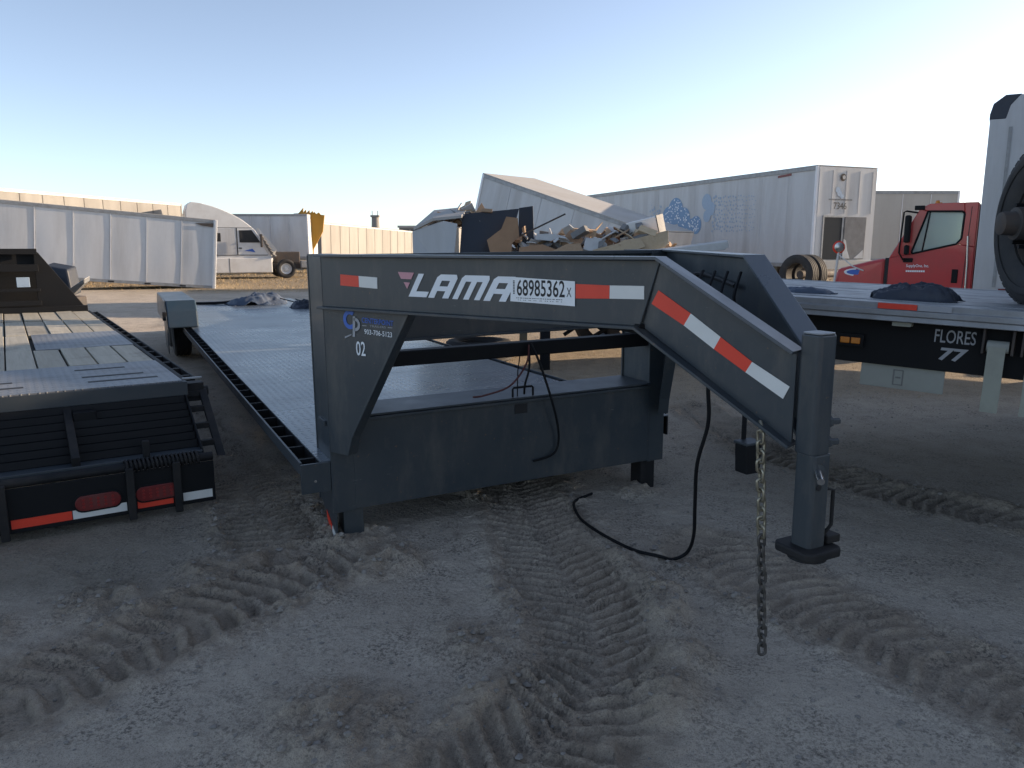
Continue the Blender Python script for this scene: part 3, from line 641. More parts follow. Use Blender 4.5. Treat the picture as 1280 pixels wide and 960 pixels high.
cp = [(.885, 3.42, 1.3), (.887, 3.42, 1.08), (.905, 3.46, .9), (.885, 3.55, .68), (.925, 3.72, .42), (.96, 3.86, .2), (.955, 3.97, .06), (.88, 3.97, .015), (.8, 3.95, .015), (.67, 4.06, .018), (.53, 4.28, .02), (.44, 4.55, .02), (.41, 4.78, .02), (.42, 4.93, .025), (.5, 5.02, .03), (.55, 5.08, .03)]
cp = [(x, y, max(z, gz(x, y) + .012) if z < .05 else z) for x, y, z in cp]
tag(MB().tube(smooth_path(cp), .0095, 8).build('electric_cord', M['black'], None, smooth=True), 'black electric cord hanging from the neck and looping over the dirt', 'cord')

def crumple(name, mat, label, cat, loc, size, hgt, rotz, seed, parent=None, pw=2.2):
    n = 44; X_, Y_ = np.meshgrid(np.linspace(-1, 1, n), np.linspace(-1, 1, n))
    rad = np.sqrt(X_ ** 2 + Y_ ** 2) * (1 + .18 * fbm(X_, Y_, 1.5, seed, 3))
    h = np.clip(1 - rad ** pw, 0, 1) ** .7 * (1 + .35 * fbm(X_, Y_, 1.7, seed + 5, 4, .6)) + (.16 * np.abs(fbm(X_, Y_, 3., seed + 9, 3)) - .3 * np.abs(fbm(X_ + .3 * Y_, Y_ * .6, 4.2, seed + 13, 3, .6))) * np.clip(1.15 - rad, 0, 1)
    xs, ys = X_ * (1 + .1 * fbm(X_, Y_, 2, seed + 2, 2)), Y_ * (1 + .1 * fbm(X_, Y_, 2, seed + 3, 2))
    v_ = np.stack([xs * size[0], ys * size[1], h * hgt + .004], -1).reshape(-1, 3); idx = np.arange(n * n).reshape(n, n)
    f_ = np.stack([idx[:-1, :-1], idx[:-1, 1:], idx[1:, 1:], idx[1:, :-1]], -1).reshape(-1, 4)
    keep = (rad.reshape(-1)[f_] < 1.12).all(1); me = bpy.data.meshes.new(name); me.from_pydata(v_.tolist(), [], f_[keep].tolist()); me.update()
    o = link(name, me, mat, parent, smooth='all'); o.location = loc; o.rotation_euler = (0, 0, rotz)
    m_ = o.modifiers.new('solid', 'SOLIDIFY'); m_.thickness = .006
    if label: tag(o, label, cat)
    return o
def gt_world(x, y, z): return Matrix.Translation(GT.location) @ GT.rotation_euler.to_matrix().to_4x4() @ V((x, y, z))
crumple('crumpled_tarp', M['tarpblue'], 'bunched blue-grey tarp at the far end of the charcoal deck', 'tarp', gt_world(.35, 12.0, .508), (.6, .38), .2, psi, 21)
crumple('tarp_scrap', M['tarp'], 'small dark rag on the rear deck beside the neck upright', 'rag', gt_world(1.0, 10.6, .508), (.28, .3), .12, psi, 33)
sp_ = [gt_world(-1.1, 12.6, .53), gt_world(-.6, 12.4, .53), gt_world(-.2, 12.2, .55), gt_world(.1, 12.2, .6)]
tag(MB().tube(smooth_path(sp_), .03, 6).build('strap_roll', M['black'], None, smooth=True), 'black strap trailing from the bunched tarp across rear deck', 'strap')
sp_ = [gt_world(.75, 11.7, .62), gt_world(.9, 11.2, .58), gt_world(1.0, 10.8, .56)]
tag(MB().tube(smooth_path(sp_), .012, 6).build('tie_rope', M['black'], None, smooth=True), 'thin dark rope between the bunched tarp and the small rag', 'rope')

# ------------------------------------------------------------ left flatbed with wooden deck and dovetail
LT = thing('wood_deck_trailer', 'black flatbed trailer with plank deck, sloped tail and red lamps at the left', 'trailer', (-1.97, 4.9, .02), (0, 0, R(33.2)))
def bx(name, a, b, mat, parent=LT, bev=.004): return MB().box(a, b).build(name, mat, parent, bev)
Wd = -2.55
bx('rear_plate', (Wd, -.012, .03), (0, .0, .30), M['black'])
for xa in (-.5, -.23, -1.17, -1.75, -2.2): bx('plate_bracket', (xa - .025, -.05, .0), (xa + .02, -.013, .33), M['blackgrime'])
def oval(name, x, z, w_, h_, mat, parent, d0, d1):
    pts = []
    for i in range(20):
        a = 2 * math.pi * i / 20; c_, s_ = math.cos(a), math.sin(a); pts.append((x + (w_ - h_) / 2 * (1 if c_ > 0 else -1) + h_ / 2 * c_, -d0, z + h_ / 2 * s_))
    return MB().prism(pts, (0, -(d1 - d0), 0)).build(name, mat, parent, .003)
for x in (-.685, -.352, -1.98, -2.35):
    lt = oval('tail_lamp', x, .15, .25, .095, M['redlens'], LT, .0125, .028); oval('lamp_bezel', x, .15, .275, .12, M['black'], lt, .0122, .02)
    for i in range(5):
        for j in (-1, 0, 1): MB().cyl((x - .08 + i * .04, -.028, .15 + j * .022), (x - .08 + i * .04, -.030, .15 + j * .022), .009, seg=8).build('lamp_dot', M['lampdot'], lt)
for xa, xb, mm in ((-1.45, -1.2, 'tape_red'), (-1.14, -.83, 'tape_red'), (-.826, -.53, 'tape_white'), (-.47, -.26, 'tape_red'), (-.2, -.02, 'tape_white'), (-2.1, -1.8, 'tape_red')):
    MB().box((xa, -.0155, .058), (xb, -.0125, .112)).build('reflective_tape', M[mm], LT)
MB().cyl((Wd, .02, .325), (.0, .02, .325), .028).build('hinge_tube', M['blackgrime'], LT, smooth=True)
sp_ = []
for i in range(150): a = i * .75; sp_.append((-.52 + i * .0029, .02 + .043 * math.cos(a), .325 + .043 * math.sin(a)))
MB().tube(sp_, .008, 6).build('ramp_spring', M['blackgrime'], LT, smooth=True)
bx('tail_sill', (Wd + .05, .05, .335), (-.05, .16, .365), M['steel_lt'])
MB().prism([(Wd + .04, .1, .30), (Wd + .04, .56, .62), (Wd + .04, .56, .652), (Wd + .04, .1, .325)], (-Wd - .08, 0, 0)).build('tail_slope', M['black'], LT)
for i in range(7):
    t = (i + .6) / 7.4; y, z = .12 + .42 * t, .345 + .3 * t
    MB().prism([(Wd + .06, y, z), (Wd + .06, y + .04, z + .022), (Wd + .06, y + .012, z + .045)], (-Wd - .12, 0, 0)).build('traction_bar', M['black'], LT)
for xa in (-.8, -1.6, -2.3): MB().prism([(xa, .07, .34), (xa, .55, .62), (xa, .55, .67), (xa, .05, .42)], (.045, 0, 0)).build('slope_rib', M['blackgrime'], LT, .003)
bx('ramp_stop', (-.405, .05, .366), (-.365, .09, .47), M['blackgrime'])
MB().prism([(-.055, .0, .3), (-.055, .57, .3), (-.055, .57, .66), (-.055, .5, .66), (-.055, .06, .37)], (.012, 0, 0)).build('tail_side_plate', M['black'], LT, .003)
bx('rear_beam', (Wd, .52, .655), (-.03, .6, .752), M['steel_lt'])
MB().prism([(.05, .08, .3), (.05, .12, .3), (.05, .62, .68), (.05, .56, .68)], (.05, 0, 0)).build('tail_rail', M['blackgrime'], LT, .003)
for t in (.15, .4, .65, .88): bx('rail_rung', (-.04, .1 + .5 * t, .3 + .38 * t), (.05, .14 + .5 * t, .34 + .38 * t), M['blackgrime'])
bx('corner_block', (-.03, .56, .60), (.085, .68, .73), M['blackgrime']); MB().cyl((.085, .62, .66), (.12, .62, .66), .035, seg=12).build('corner_pin', M['blackgrime'], LT)
bx('edge_hook', (-.06, .52, .765), (.07, .55, .778), M['alu'])
bx('tail_plate', (Wd, .53, .753), (-.06, 1.7, .762), M['bplate'], bev=0)
for y, xs in ((.78, (-.62, -.18)), (1.02, (-.64, -.24)), (1.4, (-.66, -.32))):
    for k in (0, -.82, -1.6): MB().box((xs[0] + k, y, .7625), (xs[1] + k, y + .045, .7645)).build('plate_slot', M['ink'], LT)
xs_ = [-.06 - i * .208 for i in range(13)]
pl_ = None
def plank(x, y0, y1):
    g = random.uniform(.004, .012); zt = .762 + random.uniform(-.004, .005); tl = random.uniform(-.003, .003)
    MB().prism([(x - .204 + g, y0, .72), (x - g * .4, y0, .72), (x - g * .4, y0, zt + tl), (x - .204 + g, y0, zt - tl)], (0, y1 - y0, 0)).build('deck_plank', M['wood'], LT, .004)
for x in xs_[:12]:
    plank(x, 1.71, 2.94); plank(x, 4.41, 6.1 + .2 * random.random()); plank(x, 6.32, 7.7)
    if x < -.8: plank(x, 2.95, 4.4)
bx('deck_strip', (-.86, 2.95, .753), (-.06, 4.4, .764), M['bplate'], bev=0)
bx('deck_filler', (Wd, .6, .64), (-.06, 7.7, .718), M['black'])
bx('side_rail', (-.055, .6, .62), (-.02, 7.8, .758), M['black']); bx('rub_rail', (.06, .8, .66), (.075, 7.8, .74), M['blackgrime'])
for i in range(18): bx('stake_pocket', (-.02, .9 + i * .4, .665), (.06, .95 + i * .4, .735), M['blackgrime'])
bx('frame_beam', (-.75, .4, .25), (-.62, 9, .63), M['black']); bx('frame_beam', (-2.0, .4, .25), (-1.87, 9, .63), M['black'])
for y in (2.6, 3.8):
    for x in (-.2, -2.35): tyre_part(LT, (x, y, .36), (1, 0, 0), .37, .24, .2, 'wheel', 22)
# front riser
rz = 7.72
bx('riser_sill', (Wd, rz, .70), (-.05, rz + .1, .84), M['black'])
for xa, xb in ((-.66, .0), (Wd + .66, Wd)): MB().prism([(xb * 1. if xa > -1 else xb, rz + .1, .7), (xa, rz + .1, .7), (xa, rz + .1, 1.66), (xa + (.06 if xa > -1 else -.06), rz + .1, 1.6)], (0, .05, 0)).build('riser_gusset', M['black'], LT, .004)
for z0, z1 in ((.86, .93), (1.06, 1.1), (1.34, 1.44), (1.58, 1.66)): bx('riser_rail', (Wd + .6, rz + .0, z0), (-.62, rz + .08, z1), M['black'])
bx('riser_back', (Wd + .6, rz + .4, .7), (-.62, rz + .43, 1.6), M['black'])
bx('riser_top_box', (Wd + .6, rz + .15, 1.42), (-.66, rz + .9, 1.62), M['black'])
bx('riser_lamp', (-.9, rz + .06, 1.12), (-.74, rz + .075, 1.26), M['logo2'])
sc1 = thing('engine_scrap', 'crumpled dark engine scrap behind the black riser of the plank trailer', 'scrap', (-7.62, 13.0, -.12))
MB().box((-.35, -.2, 0), (.3, .3, 1.0)).build('scrap_base', M['chassis'], sc1, .02)
MB().prism([(-.3, 0, 1.0), (.2, .05, 1.0), (.12, .1, 1.45), (-.25, .05, 1.52)], (0, .3, .05)).build('engine_cover', M['dkwall'], sc1, .03)
MB().prism([(.05, -.1, 1.02), (.35, -.12, 1.2), (.5, -.1, 1.3), (.48, -.08, 1.22), (.2, 0, 1.0)], (.05, .1, .05)).build('bent_bracket', M['alu'], sc1, .01)
MB().cyl((-.1, -.05, 1.2), (-.1, .3, 1.25), .14, seg=14).build('pulley', M['black'], sc1, .01)

# ------------------------------------------------------------ right aluminium flatbed
FT = thing('aluminium_flatbed', 'aluminium-railed flatbed trailer with black underside lettered FLORES 77 at the right', 'trailer', (2.88, 4.45, 0), (0, R(1.6), R(-38.2)))
FL0, FL1, FW = -2.2, 4.2, 2.3
def fx(name, a, b, mat, bev=.003, parent=FT): return MB().box(a, b).build(name, mat, parent, bev)
ra = MB(); prof = [(0, 1.338), (0, 1.30), (-.012, 1.295), (-.012, 1.262), (0, 1.257), (-.006, 1.225), (.03, 1.22), (.06, 1.225), (.06, 1.338)]
ra.prism([(FL0, y, z) for y, z in prof], (FL1 - FL0, 0, 0)).build('side_rail', M['alu'], FT, .003)
fx('side_rail', (FL0, FW - .06, 1.22), (FL1, FW, 1.338), M['alu'])
nb = 12; bw = (FW - .12) / nb
for i in range(nb): fx('deck_plank', (FL0, .062 + i * bw, 1.305), (FL1, .062 + (i + 1) * bw - .006, 1.336 + random.uniform(-.003, .003)), M['alu'], .003)
fx('reflective_tape', (-.745, -.016, 1.301), (-.52, -.0125, 1.336), M['tape_red'], 0); fx('reflective_tape', (-.515, -.016, 1.301), (-.33, -.0125, 1.336), M['silver_vinyl'], 0)
fx('under_plate', (FL0, .12, .925), (1.3, .15, 1.215), M['black'])
ffr = Fr((0, .118, 0), (1, 0, 0), (0, 0, 1))
text('owner_name', 'FLORES', M['silver_vinyl'], FT, ffr, -.425, 1.105, .225, .082, .003, bold=.006)
text('owner_number', '77', M['silver_vinyl'], FT, ffr, -.39, .995, .16, .08, .003, bold=.035, shear=.15)
la = fx('side_marker', (-1.0, .085, 1.03), (-.83, .118, 1.115), M['black']); fx('marker_lens', (-.975, .075, 1.05), (-.915, .086, 1.09), M['amber'], .006, la); fx('marker_lens', (-.908, .075, 1.05), (-.85, .086, 1.09), M['amber'], .006, la)
fl = fx('mud_flap', (-.84, .14, .775), (-.345, .146, .94), M['mudflap'])
fs_ = MB()
for a, b, c_, d in ((-.64, .80, -.58, .806), (-.64, .895, -.58, .901), (-.64, .80, -.634, .9), (-.586, .8, -.58, .9), (-.625, .845, -.595, .855)): fs_.box((a, .1365, b), (c_, .1395, d))
fs_.build('flap_mark', M['greyboard'], fl)
fx('tie_bracket', (-.66, .03, 1.192), (-.55, .1, 1.219), M['strap'])
for k in (0, .2, 1.2):
    s_ = -.08 + k
    MB().cyl((s_ - .055, .07, 1.115), (s_ + .06, .07, 1.115), .036, seg=18).build('strap_winch', M['mudflap'], FT, .004, True)
    fx('winch_bracket', (s_ + .07, .04, 1.07), (s_ + .085, .118, 1.218), M['chassis']); fx('winch_bracket', (s_ - .08, .04, 1.07), (s_ - .067, .118, 1.218), M['chassis'])
    st = MB(); sweep(st, [(s_, .033, 1.115), (s_, .034, .95), (s_ + .002, .036, .85), (s_, .037, .72)], .046, .004, [(1, 0, 0)] * 4); st.build('winch_strap', M['strap'], FT)
for x in (-1.4, .3, 2.2): fx('stake_pocket', (x, -.0, 1.14), (x + .07, .05, 1.219), M['chassis'])
for y in (.75, 1.5): fx('frame_rail', (FL0, y, .85), (FL1, y + .06, 1.3), M['black'])
for x in (2.9, 3.95):
    for y in (.3, 2.0):
        wh = tyre_part(FT, (x, y, .5 + .027 * (x)), (0, -1, 0), .5, .28, .29, 'wheel', 28); rim_part(wh, (x, y, .5 + .027 * x), (0, -1, 0), mat=M['alu'])
for y in (.6, 1.65): fx('landing_leg', (1.5, y, .0), (1.62, y + .1, 1.0), M['greypost'])
FM = Matrix.Translation(FT.location) @ FT.rotation_euler.to_matrix().to_4x4()
crumple('folded_tarp', M['tarp'], 'folded dark navy tarp lying on the aluminium flatbed deck', 'tarp', FM @ V((-.62, .45, 1.335)), (.28, .17), .085, R(-38), 44, pw=7)
crumple('flat_tarp', M['tarpblue'], 'flattened blue tarp scrap on flatbed near the coupler', 'tarp', FM @ V((-1.35, .5, 1.335)), (.2, .14), .03, R(-38), 52, pw=5)
# wheel end with hub standing on the flatbed
WC = V((3.39, 4.87, 1.845)); WA = V((-.98, .1, 0)).normalized()
WH = thing('truck_wheel_end', 'big truck tyre with bare hub and studs standing on the flatbed', 'wheel', (WC.x, WC.y, WC.z - .51))
c0 = V((0, 0, .51))
tyre_part(WH, c0, WA, .51, .29, .29, seg=48)
tr = MB(); qz = WA.to_track_quat('Z', 'Y')
for i in range(54):
    for row, off2 in ((-.095, 0), (-.035, .5), (.035, 0), (.095, .5)):
        a = 2 * math.pi * (i + off2) / 54; e1 = qz @ V((math.cos(a), math.sin(a), 0)); e2 = qz @ V((-math.sin(a), math.cos(a), 0)); b0 = c0 + e1 * .503 + WA * row
        tr.prism([b0 - e2 * .022 - WA * .024, b0 + e2 * .022 - WA * .024, b0 + e2 * .022 + WA * .024, b0 - e2 * .022 + WA * .024], e1 * .017)
tr.build('tread_blocks', M['rubber'], WH, fix=False)
MB().lathe([(.40, .1565), (.405, .1595), (.44, .158), (.445, .153)], c0, WA, 48).build('sidewall_rib', M['rubber'], WH, smooth=True)
rm = MB().lathe([(.29, .1), (.27, .11), (.255, .06), (.24, -.02), (.19, -.06), (.16, -.05), (.001, -.05)], c0, WA, 36).build('rim', M['chassis'], WH, smooth=True)
MB().lathe([(.17, -.06), (.175, .1), (.165, .13), (.12, .135), (.1, .14)], c0, WA, 28).build('hub_drum', M['blackgrime'], WH, smooth=True)
MB().lathe([(.105, .13), (.1, .26), (.075, .265), (.07, .34), (.06, .345), (.001, .345)], c0, WA, 24).build('hub_barrel', M['chassis'], WH, smooth=True)
q_ = WA.to_track_quat('Z', 'Y')
for i in range(10):
    a = i * math.pi / 5 + .3; p = c0 + q_ @ V((.142 * math.cos(a), .142 * math.sin(a), .13)); MB().cyl(p, p + WA * .09, .013, seg=8).build('wheel_stud', M['black'], WH)

# ------------------------------------------------------------ box trailers
def box_trailer(name, label, loc, rot, L, W, H, z0=1.15, skin='white_skin', roof='roof', panel=1.22, wheels=True, legs=True, wheel_x=None, group=None, post='post_white', bulge=0., posts=True):
    t = thing(name, label, 'trailer', loc, rot, group)         # local x: length, y: width (near side at y=0), z up
    s = M[skin]
    b = MB(); b.box((.01, .02, z0 + .01), (L - .01, W - .01, z0 + H - .02)); b.build('box_body', s, t)
    n = max(1, round(L / panel)); pw = L / n
    for i in range(n):
        g_ = .03 if posts else .004; a0, a1 = i * pw + g_, (i + 1) * pw - g_
        if bulge:
            m_ = 7; xs = np.linspace(a0, a1, m_); zs = np.linspace(z0 + .12, z0 + H - .1, m_); vv = []; ff = []
            for a, x in enumerate(xs):
                for c_, z in enumerate(zs):
                    e = math.sin(math.pi * a / (m_ - 1)) * math.sin(math.pi * c_ / (m_ - 1)); vv.append((x, .008 - bulge * e * (1 + 1.2 * float(vnoise(np.array([x * 1.3]), np.array([z * 1.1]), i + 3)[0])), z))
            for a in range(m_ - 1):
                for c_ in range(m_ - 1): k = a * m_ + c_; ff.append((k, k + m_, k + m_ + 1, k + 1))
            MB().add(vv, ff).build('side_panel', s, t, smooth='all', fix=False)
        else: MB().box((a0, .0, z0 + .1), (a1, .018, z0 + H - .1)).build('side_panel', s, t, .006)
        if i and posts: MB().box((i * pw - .012, -.012, z0 + .1), (i * pw + .012, .018, z0 + H - .1)).build('panel_post', M[post], t)
    for za, zb, nm, mt in ((z0, z0 + .12, 'bottom_rail', 'alu'), (z0 + H - .11, z0 + H, 'top_rail', 'alu')): MB().box((0, -.022, za), (L, .02, zb)).build(nm, M[mt], t, .004)
    for x in (0, L - .08): MB().box((x - .003, -.026, z0 - .004), (x + .083, .05, z0 + H + .004)).build('corner_post', M[post], t, .006)
    MB().box((-.005, -.015, z0 + H), (L + .005, W, z0 + H + .03)).build('roof', M[roof], t, .01)
    for x in (0, L): MB().box((x - .012, .05, z0 + .02), (x + .012, W - .02, z0 + H - .01)).build('end_wall', s, t)
    if wheels:
        wx = wheel_x if wheel_x is not None else L - 2.2
        for dx in (0, 1.25):
            for y in (.16, W - .16):
                wh = tyre_part(t, (wx + dx, y, .5), (0, -1, 0), .5, .3, .29, 'wheel', 22); rim_part(wh, (wx + dx, y, .5), (0, -1 if y < 1 else 1, 0), seg=16)
        MB().box((wx - .8, .5, .6), (wx + 2, W - .5, z0)).build('bogie_frame', M['chassis'], t)
    if legs:
        for y in (.4, W - .5): MB().box((L * .22, y, 0), (L * .22 + .1, y + .1, z0)).build('landing_leg', M['greypost'], t)
    return t
# trailer with the cloud print: local x runs toward its visible end wall
a_ = R(22); LC = 14.6; xd = V((math.sin(a_), -math.cos(a_), 0)); oc = V((8.98, 23.3, 0)) - xd * LC
CT = box_trailer('print_trailer', 'white box trailer with blue dotted cloud print and open end hatch', oc, (0, 0, math.atan2(xd.y, xd.x)), LC, 2.32, 2.95, 1.1, wheel_x=5, bulge=.003, posts=False)
sf = Fr((LC, .001, 0), (1, 0, 0), (0, 0, 1)); ef = Fr((LC + .013, 0, 0), (0, 1, 0), (0, 0, 1))
def disc(fr, a, b, r, c, mat, name='print_dot', seg=10, par=CT):
    return MB().face([fr.p(a + r * math.cos(2*math.pi*i/seg), b + r * math.sin(2*math.pi*i/seg), c) for i in range(seg)]).build(name, mat, par, fix=False)
for k, (a, b, r) in enumerate([(-7.3, 3.05, .5), (-6.75, 2.75, .42), (-6.2, 2.45, .3), (-5.95, 2.5, .33), (-7.75, 2.8, .45), (-8.2, 2.6, .3)]): disc(sf, a, b, r, .004 + .0006 * k, M['logo1'], 'cloud_print', 24)
for k, (a, b, r) in enumerate([(-5.35, 3.3, .28), (-5.1, 3.05, .25), (-5.3, 2.8, .22)]): disc(sf, a, b, r, .004 + .0006 * k, M['logo2'], 'cloud_print', 20)
dm = MB(); dw = MB()
for i in range(17):
    for j in range(9):
        f = 1 - i / 20; r = .018 + .03 * f * random.uniform(.5, 1.2); a, b = -4.95 + i * .135 + (.06 if j % 2 else 0) + random.uniform(-.03, .03), 2.3 + j * .14 - i * .004 + random.uniform(-.04, .04)
        dm.face([sf.p(a + r * math.cos(k), b + r * math.sin(k), .004) for k in (0, .9, 1.8, 2.7, 3.6, 4.5, 5.4)])
for i in range(60):
    a, b, r = random.uniform(-9.1, -8.3), random.uniform(2.25, 3.4), random.uniform(.02, .05); dm.face([sf.p(a + r * math.cos(k), b + r * math.sin(k), .0035) for k in (0, .9, 1.8, 2.7, 3.6, 4.5, 5.4)])
for i in range(220):
    a, b, r = random.uniform(-8.2, -5.7), random.uniform(2.25, 3.5), random.uniform(.02, .035)
    if any(math.hypot(a - x, b - y) < q for x, y, q in [(-7.3, 3.05, .45), (-6.75, 2.75, .38), (-6.2, 2.45, .28), (-5.95, 2.5, .3), (-7.75, 2.8, .4)]): dw.face([sf.p(a + r * math.cos(k), b + r * math.sin(k), .0092) for k in (0, .9, 1.8, 2.7, 3.6, 4.5, 5.4)])
tag(dm.build('print_dots', M['logo2'], CT, fix=False), kind='stuff'); tag(dw.build('print_specks', M['vinyl'], CT, fix=False), kind='stuff')
sf.plate([(-1.7, 3.83), (-1.1, 3.86), (-1.1, 3.93), (-1.7, 3.9)], .004, .003).build('lamp_strip', M['redlens'], CT)
ef.plate([(.33, 1.33), (1.03, 1.33), (1.03, 2.58), (.33, 2.58)], .003, .002).build('open_hatch', M['ink'], CT)
fr_ = MB()
for a, b in (((.28, 1.28), (.33, 2.63)), ((1.03, 1.28), (1.08, 2.63)), ((.33, 2.58), (1.03, 2.63)), ((.33, 1.28), (1.03, 1.33))): fr_.box((LC + .013, a[0], a[1]), (LC + .04, b[0], b[1]))
fr_.build('hatch_frame', M['alu'], CT)
dr = ef.plate([(1.1, 1.34), (1.95, 1.34), (1.97, 2.6), (1.12, 2.6)], .04, .004).build('hatch_door', M['greyboard'], CT, .01)
ef.plate([(1.1, 1.36), (1.4, 1.36), (1.28, 1.6), (1.2, 1.9), (1.11, 1.95)], .003, .0445).build('peeled_paint', M['foam'], dr); ef.plate([(1.55, 1.36), (1.93, 1.36), (1.9, 1.62), (1.75, 1.5)], .003, .0445).build('peeled_paint', M['foam'], dr)
MB().box((LC + .01, -.01, 1.04), (LC + .06, 2.33, 1.3)).build('end_sill', M['cream_skin'], CT, .01)
for k in range(5): ef.plate([(.05 + k * .52, 2.7), (.075 + k * .52, 2.7), (.075 + k * .52, 3.95), (.05 + k * .52, 3.95)], .012, .0).build('end_rib', M['white_skin'], CT)
disc(ef, .95, 3.75, .11, .02, M['chassis'], 'vent_cap', 18); disc(ef, .98, 3.75, .06, .024, M['alu'], 'vent_cap', 14)
for k, (a, b, r) in enumerate([(.78, 3.38, .09), (.85, 3.28, .09), (.95, 3.2, .07)]): disc(ef, a, b, r, .016 + k * .001, M['logo2'], 'emblem_print', 14)
text('trailer_number', '7346', M['ink'], CT, ef, .66, 2.82, .5, .2, .016)
bm_ = MB()
for k in range(16): bm_.face([ef.p(.45 + k * .058, 3.08, .016), ef.p(.49 + k * .058, 3.08, .016), ef.p(.49 + k * .058, 3.12, .016), ef.p(.45 + k * .058, 3.12, .016)])
bm_.build('emblem_line', M['greyboard'], CT, fix=False)

# nose-down white trailer behind the wreck
box_trailer('sunken_trailer', 'white trailer tipped nose-down with its dusty roof showing, behind the debris', (-1.565, 26.54, 1.39), (0, R(17), math.atan2(-.66, .75)), 6.6, 2.65, 2.8, 0, 'white_skin', 'roof', wheels=False, legs=False, posts=False)
# pale trailer beyond the red truck
box_trailer('pale_trailer', 'cream box trailer standing beyond the red truck cab', (9.2, 33.0, 0), (0, 0, R(1)), 9.6, 2.6, 2.9, 1.1, 'cream_skin', 'roof', wheel_x=1.5)
# left: trailer with dropped front end
TA = box_trailer('dropped_trailer', 'dull white panelled box trailer with its front end dropped to the ground at left', (-25.05, 26.3, 1.2), (0, R(4.9), math.atan2(.41, .91)), 14, 2.55, 2.78, 0, 'grey_skin', 'roof', 1.3, wheels=False, legs=False, bulge=.011)
MB().prism([(13.2, -.03, 2.6), (13.92, -.035, 2.66), (13.9, -.03, 2.5), (13.5, -.04, 2.52)], (0, -.01, 0)).build('torn_skin', M['chassis'], TA)
for i in range(6): MB().box((6.2 + i * 1.3, -.03, .02), (6.42 + i * 1.3, -.023, .08)).build('rail_slot', M['ink'], TA)
MB().box((13.95, -.05, -.05), (14.06, .2, 2.8)).build('front_post', M['white'], TA, .02)
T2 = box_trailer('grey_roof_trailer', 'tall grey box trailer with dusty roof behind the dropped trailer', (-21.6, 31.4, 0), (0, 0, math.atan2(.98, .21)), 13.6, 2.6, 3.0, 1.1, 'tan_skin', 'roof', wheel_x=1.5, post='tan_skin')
box_trailer('crumpled_trailer', 'pale crumpled box trailer behind the white truck tractor', (-25, 49.6, 0), (0, 0, R(2)), 12.0, 2.6, 2.75, 1.0, 'grey_skin', 'roof', wheels=False, bulge=.07)
tcr = thing('torn_yellow_panel', 'torn yellow trailer front standing between the two far white trailers', 'panel', (-13.4, 51, 0)); tcr.scale = (1.45, 1, 1.04)
MB().prism([(-.35, 0, 3.7), (-.1, -.3, 3.78), (.85, 0, 3.6), (.75, 0, 2.6), (.3, 0, 1.5), (.25, 0, .55), (.05, 0, .55), (.2, 0, 1.2)], (0, .12, 0)).build('yellow_sheet', M['yellow'], tcr, .01)
MB().prism([(-.5, -.15, 3.7), (-.3, -.2, 3.72), (.28, -.2, 1.05), (.12, -.15, 1.0)], (0, .06, 0)).build('white_edge', M['white'], tcr, .01)
for k in range(7): MB().prism([(-.35 + k * .16, -.1, 3.62), (-.1 + k * .16, -.05, 3.6), (-.12 + k * .15 + random.uniform(-.1, .1), -.1, 3.95 - .05 * k + random.uniform(-.1, .12))], (0, .08, 0)).build('torn_strip', M['yellow'], tcr)
MB().box((-.3, .2, .5), (.9, 1.6, .75)).build('frame_stub', M['chassis'], tcr)
for y in (.3, 1.6): tyre_part(tcr, (.95, y, .52), (0, -1, 0), .52, .3, .29, 'wheel', 20)
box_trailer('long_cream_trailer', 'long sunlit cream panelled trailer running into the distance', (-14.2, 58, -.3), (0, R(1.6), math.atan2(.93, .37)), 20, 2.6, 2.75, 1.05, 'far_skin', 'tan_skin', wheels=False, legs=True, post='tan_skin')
tw = thing('concrete_tower', 'slim pale concrete tower on the horizon above the cream trailer', 'tower', (-22.6, 130, 0)); MB().cyl((0, 0, 0), (0, 0, 6.6), .85, .6, 12).build('shaft', M['concrete'], tw, smooth=True); MB().box((-.7, -.7, 6.6), (.7, .7, 6.9)).build('cap', M['concrete'], tw)
for x in (-.5, .4): MB().cyl((x, 0, 6.9), (x, 0, 7.6), .05).build('mast', M['chassis'], tw)
fb2 = thing('far_building', 'low flat far building with dark windows left of the debris', 'building', (-17, 118, 0)); MB().box((0, 0, 0), (9, 6, 4.6)).build('wall', M['concrete'], fb2); MB().box((-.2, -.2, 4.6), (9.2, 6.2, 4.9)).build('roof', M['roof'], fb2)
for k in range(4): MB().box((.6 + k * 1.2, -.05, 3.4), (1.5 + k * 1.2, -.01, 4.3)).build('window', M['ink'], fb2)

# white sleeper tractor without bonnet
TR = thing('white_tractor', 'white sleeper truck tractor with missing bonnet and smashed windscreen', 'truck', (-12.6, 43.4, 0), (0, 0, R(26)))
body = [(-5.0, .45), (-5.0, 3.6), (-4.9, 3.95), (-4.7, 4.05), (-4.25, 4.0), (-3.7, 3.86), (-3.2, 3.68), (-2.7, 3.45), (-2.24, 3.18), (-1.85, 2.88), (-1.55, 2.6), (-1.42, 2.35), (-.85, 1.3), (-.7, 1.2), (-.72, .9), (-.95, .45)]
MB().prism([(x, 0, z) for x, z in body], (0, 2.3, 0)).build('cab_shell', M['white'], TR, .03)
MB().box((-2.55, -.02, 1.3), (-2.5, -.005, 2.75)).build('door_gap', M['ink'], TR); MB().box((-5, -.02, 1.25), (-.95, -.005, 1.3)).build('body_line', M['greyboard'], TR)
MB().prism([(-2.4, -.004, 1.95), (-2.4, -.004, 2.6), (-1.75, -.004, 2.62), (-1.3, -.004, 1.95)], (0, -.015, 0)).build('side_window', M['ink'], TR)
